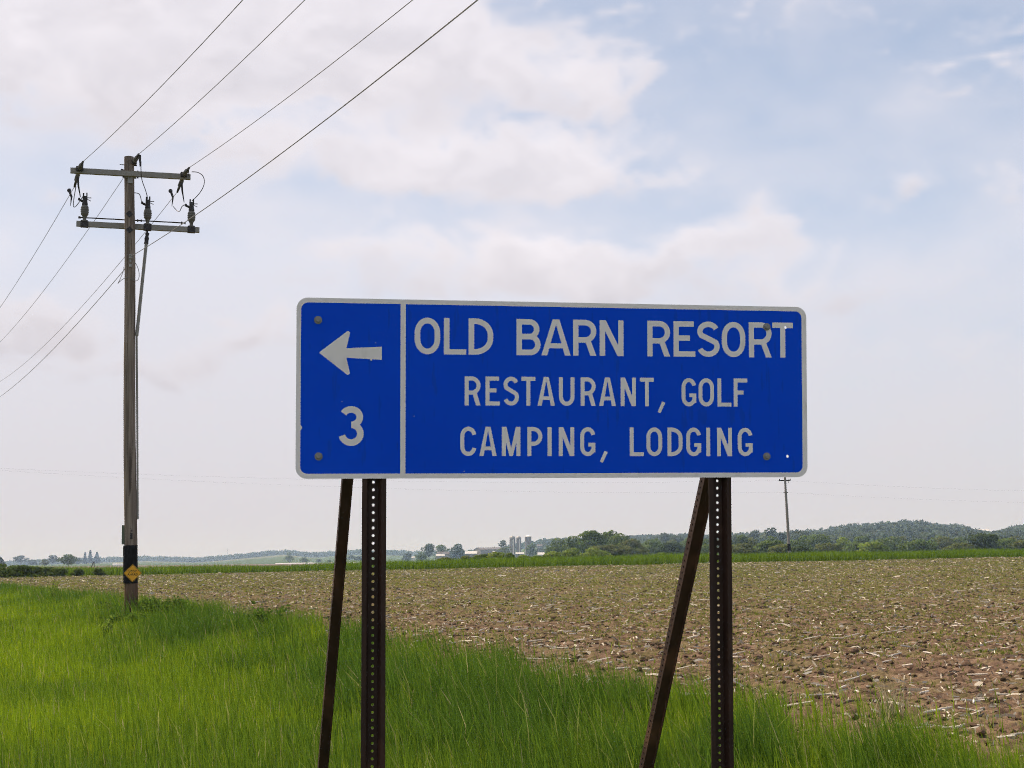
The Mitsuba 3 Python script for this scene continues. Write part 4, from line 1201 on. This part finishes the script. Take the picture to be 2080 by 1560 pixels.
# ------------------------------------------------------------------ farm buildings
def gable(key_name, label, cat, x0, x1, yroof, yeave, ybase, d, depth, wall, roof, yaw=0.0, windows=0, door=False, z_base=None):
    """Ridge parallel to the view's x: outline x0..x1, ridge at yroof, eaves at yeave."""
    key = thing(key_name, label, cat)
    a, b = at(x0, yeave, d), at(x1, yeave, d)
    zr = at((x0 + x1) / 2, yroof, d)[2]
    ze = (a[2] + b[2]) / 2
    zb = min(at((x0 + x1) / 2, ybase, d)[2], float(Z((a[0] + b[0]) / 2, d))) - .3
    W = b[0] - a[0]
    cx = (a[0] + b[0]) / 2
    R = trimesh.transformations.rotation_matrix(yaw, [0, 0, 1])
    place = lambda m: (m.apply_transform(R), m.apply_translation([cx, d + depth / 2, 0]))[0]
    ov = .4
    walls = extrude(Polygon([(-depth / 2, zb), (depth / 2, zb), (depth / 2, ze), (0, zr - .1), (-depth / 2, ze)]), W, None, -W / 2)
    v = walls.vertices.copy()
    walls.vertices = np.stack([v[:, 2], v[:, 0], v[:, 1]], -1)
    part(key, 'wall', place(walls), wall)
    rise = zr - ze
    rf = []
    for s in (-1, 1):
        m = trimesh.Trimesh(np.array([[-W / 2 - ov, s * (depth / 2 + ov), ze - rise * ov / (depth / 2) + .05], [W / 2 + ov, s * (depth / 2 + ov), ze - rise * ov / (depth / 2) + .05], [W / 2 + ov, 0, zr + .05], [-W / 2 - ov, 0, zr + .05],
                                      [-W / 2 - ov, s * (depth / 2 + ov), ze - rise * ov / (depth / 2) + .25], [W / 2 + ov, s * (depth / 2 + ov), ze - rise * ov / (depth / 2) + .25], [W / 2 + ov, 0, zr + .25], [-W / 2 - ov, 0, zr + .25]]),
                            np.array([[0, 1, 2], [0, 2, 3], [4, 6, 5], [4, 7, 6], [0, 4, 5], [0, 5, 1], [1, 5, 6], [1, 6, 2], [0, 3, 7], [0, 7, 4]]), process=False)
        rf.append(m)
    part(key, 'roof', place(cat_m(rf)), roof)
    for i in range(windows):
        wx = -W / 2 + W * (i + .7) / (windows + .4)
        part(key, 'window', place(bx(.9, .06, 1.2, (wx, -depth / 2 - .03, (zb + ze) / 2 + .6))), 'mat_window')
    if door:
        part(key, 'door', place(bx(2.6, .06, 3.0, (W * .28, -depth / 2 - .035, zb + 1.9))), 'mat_roof_dark')
    return key


def silo(label, xl, xr, ytop, ybot, d, dome, capmat='mat_silo'):
    key = thing('silo', label, 'silo')
    r = (xr - xl) / 2 / FOC * d
    p = at((xl + xr) / 2, ytop, d)
    zb = min(at((xl + xr) / 2, ybot, d)[2], float(Z(p[0], d))) - .5
    if dome:
        zt = p[2] - r * 1.05
        capm = lathe([(r * 1.02 * math.cos(a), r * 1.05 * math.sin(a)) for a in np.linspace(0, PI / 2 - .02, 9)] + [(0, r * 1.05)], (p[0], d, zt), ZUP, 24)
    else:
        zt = p[2] - r * .45
        capm = lathe([(r * 1.05, -.25), (r * 1.05, 0), (r * .15, r * .36), (r * .12, r * .45), (0, r * .45)], (p[0], d, zt), ZUP, 24)
    part(key, 'shell', lathe([(0, 0), (r, 0), (r, zt - zb), (0, zt - zb)], (p[0], d, zb), ZUP, 28), 'mat_silo', smooth=40)
    part(key, 'cap', capm, capmat, smooth=40)
    part(key, 'chute', bx(r * .42, r * .35, zt - zb - 1).apply_translation([p[0] + r * .30, d - r * 1.02, (zt + zb) / 2]), 'mat_wall_white' if dome else 'mat_silo')


silo('left one of two tall grey silos with domed tops', 1034.8, 1046.8, 1088, 1125, 1420, True, 'mat_galv')
silo('right one of two tall grey silos with domed tops', 1048.6, 1058.4, 1089, 1125, 1420, True, 'mat_galv')
silo('grey silo with a white conical cap right of the twin silos', 1066, 1079, 1086.5, 1125, 1400, False, 'mat_cap')
silo('faint lone silo on the wooded hill at the right', 1865, 1873.6, 1055.8, 1085, 1690, True)
gable('farmhouse', 'dark-roofed farmhouse between two trees left of the barns', 'house', 888, 912, 1121, 1126, 1136, 1230, 9, 'mat_wall_grey', 'mat_roof_dark', windows=3)
gable('shed', 'low shed with a bright roof in front of the dark-roofed farmhouse', 'shed', 886, 902, 1126, 1129.5, 1137, 1215, 5, 'mat_wall_grey', 'mat_roof_white', yaw=.06)
gable('barn', 'barn with a wide white roof right of the domed dark tree', 'barn', 945, 968, 1120, 1125, 1134, 1260, 12, 'mat_wall_grey', 'mat_roof_white', door=True)
gable('barn', 'grey-brown barn between the white-roofed barn and the silos', 'barn', 968, 984, 1112.5, 1117, 1134, 1350, 14, 'mat_wall_grey', 'mat_roof_grey', yaw=.5, windows=2)
M['mat_roof_grey'] = matte((.11, .105, .11), .8)
gable('barn', 'long grey barn with a light roof edge left of the twin silos', 'barn', 986, 1018, 1112, 1116, 1134, 1480, 14, 'mat_wall_grey', 'mat_roof_grey', yaw=-.10, windows=4)
gable('shed', 'small white shed below the long grey barn', 'shed', 1001.5, 1006.5, 1120.5, 1122, 1129, 1150, 4, 'mat_wall_white', 'mat_roof_white')
gable('shed', 'white-roofed shed at the foot of the twin silos', 'shed', 1048, 1063.5, 1122.5, 1125.3, 1132, 1120, 5, 'mat_wall_grey', 'mat_roof_white')
gable('shed', 'white-roofed shed right of the white-capped silo', 'shed', 1093, 1111, 1122.5, 1127, 1133, 1100, 6, 'mat_wall_white', 'mat_roof_white', door=True)
gable('barn', 'hazy bluish barn roof in the gap left of the tree clump', 'barn', 1091, 1109, 1106, 1109, 1122, 1750, 12, 'mat_wall_grey', 'mat_roof_grey')
gable('barn', 'far barn with a pale roof on the hill at the right edge', 'barn', 1990, 2011, 1075, 1079, 1090, 1640, 12, 'mat_wall_grey', 'mat_roof_white', yaw=.15)
gable('shed', 'tiny pale-roofed shed beside the lone silo on the hill', 'shed', 1876.5, 1883, 1082.4, 1084.3, 1090, 1450, 6, 'mat_wall_grey', 'mat_roof_white')
gable('shed', 'tiny white building left of the farmyard trees', 'shed', 836.5, 842, 1131.2, 1133, 1139, 1050, 4, 'mat_wall_white', 'mat_roof_white')


# long low covers over crop rows, far left
def tunnel(label, x0, x1, y, d):
    a, b = at(x0, y, d), at(x1, y, d)
    z = float(Z((a[0] + b[0]) / 2, d))
    n = 8
    prof = Polygon([(math.cos(t) * 2.2, math.sin(t) * max(a[2] - z - .2, .9)) for t in np.linspace(0, PI, n)])
    m = trimesh.creation.extrude_polygon(prof, b[0] - a[0], engine='earcut')
    v = m.vertices.copy()
    m.vertices = np.stack([v[:, 2] + a[0], v[:, 0] + d, v[:, 1] + z - .1], -1)
    single('crop_tunnel', m, 'mat_roof_white', label, 'crop tunnel', smooth=40)


tunnel('longest white crop cover, left of the left brace beyond the grass strip', 560, 621, 1143.0, 1150)
tunnel('short white crop cover just right of the longest one', 626, 641, 1143.2, 1150)
tunnel('short white crop cover cut by the left brace', 670, 676.5, 1143.2, 1150)
tunnel('white crop cover seen between left brace and left post', 700, 714, 1142.8, 1150)
tunnel('tiny white crop cover beside the left post', 718, 727, 1142.8, 1150)
tunnel('pale crop cover at the foot of the woods left of the near pole', 229, 254, 1144.2, 1500)


def lattice(label, px, ytop, ybot, d):
    p, q = at(px, ytop, d), at(px, ybot, d)
    h = p[2] - q[2] + 12
    ms = []
    for j in range(3):
        a = j * 2 * PI / 3
        o = np.array([math.cos(a), math.sin(a), 0]) * .55
        ms.append(tube([q - [0, 0, 12] + o, p + o * .5], .10, 4))
    key = single('radio_mast', cat_m(ms), 'mat_wire', label, 'radio mast')


lattice('thin faint radio mast above the wooded ridge at the left', 462.5, 1113, 1130, 3250)


# two leaning sticks in the border grass
def leaning(label, xa, ya, xb, yb, d):
    single('leaning_post', tube([at(xa, ya, d), at(xb, yb, d)], [.035, .03], 6), 'mat_bark', label, 'post')


leaning('thin post leaning right in the far border grass left of the near pole', 185, 1153, 190.5, 1141, 118)
leaning('thin upright post beside the leaning one in the border grass', 191.5, 1152, 191, 1140, 118)

# ------------------------------------------------------------------ haze
scene['haze_air'] = {'type': 'homogeneous', 'albedo': {'type': 'rgb', 'value': [.93, .95, .98]}, 'sigma_t': {'type': 'rgb', 'value': [.0001, .00014, .0002]}, 'sample_emitters': True}
scene['haze'] = {'type': 'cube', 'to_world': T4().translate([0, 1950, 29]).scale([26500, 2600, 31]), 'bsdf': {'type': 'null'}, 'interior': {'type': 'ref', 'id': 'haze_air'}}
labels['haze'] = {'kind': 'stuff', 'label': 'thin summer haze over the fields', 'category': 'haze'}
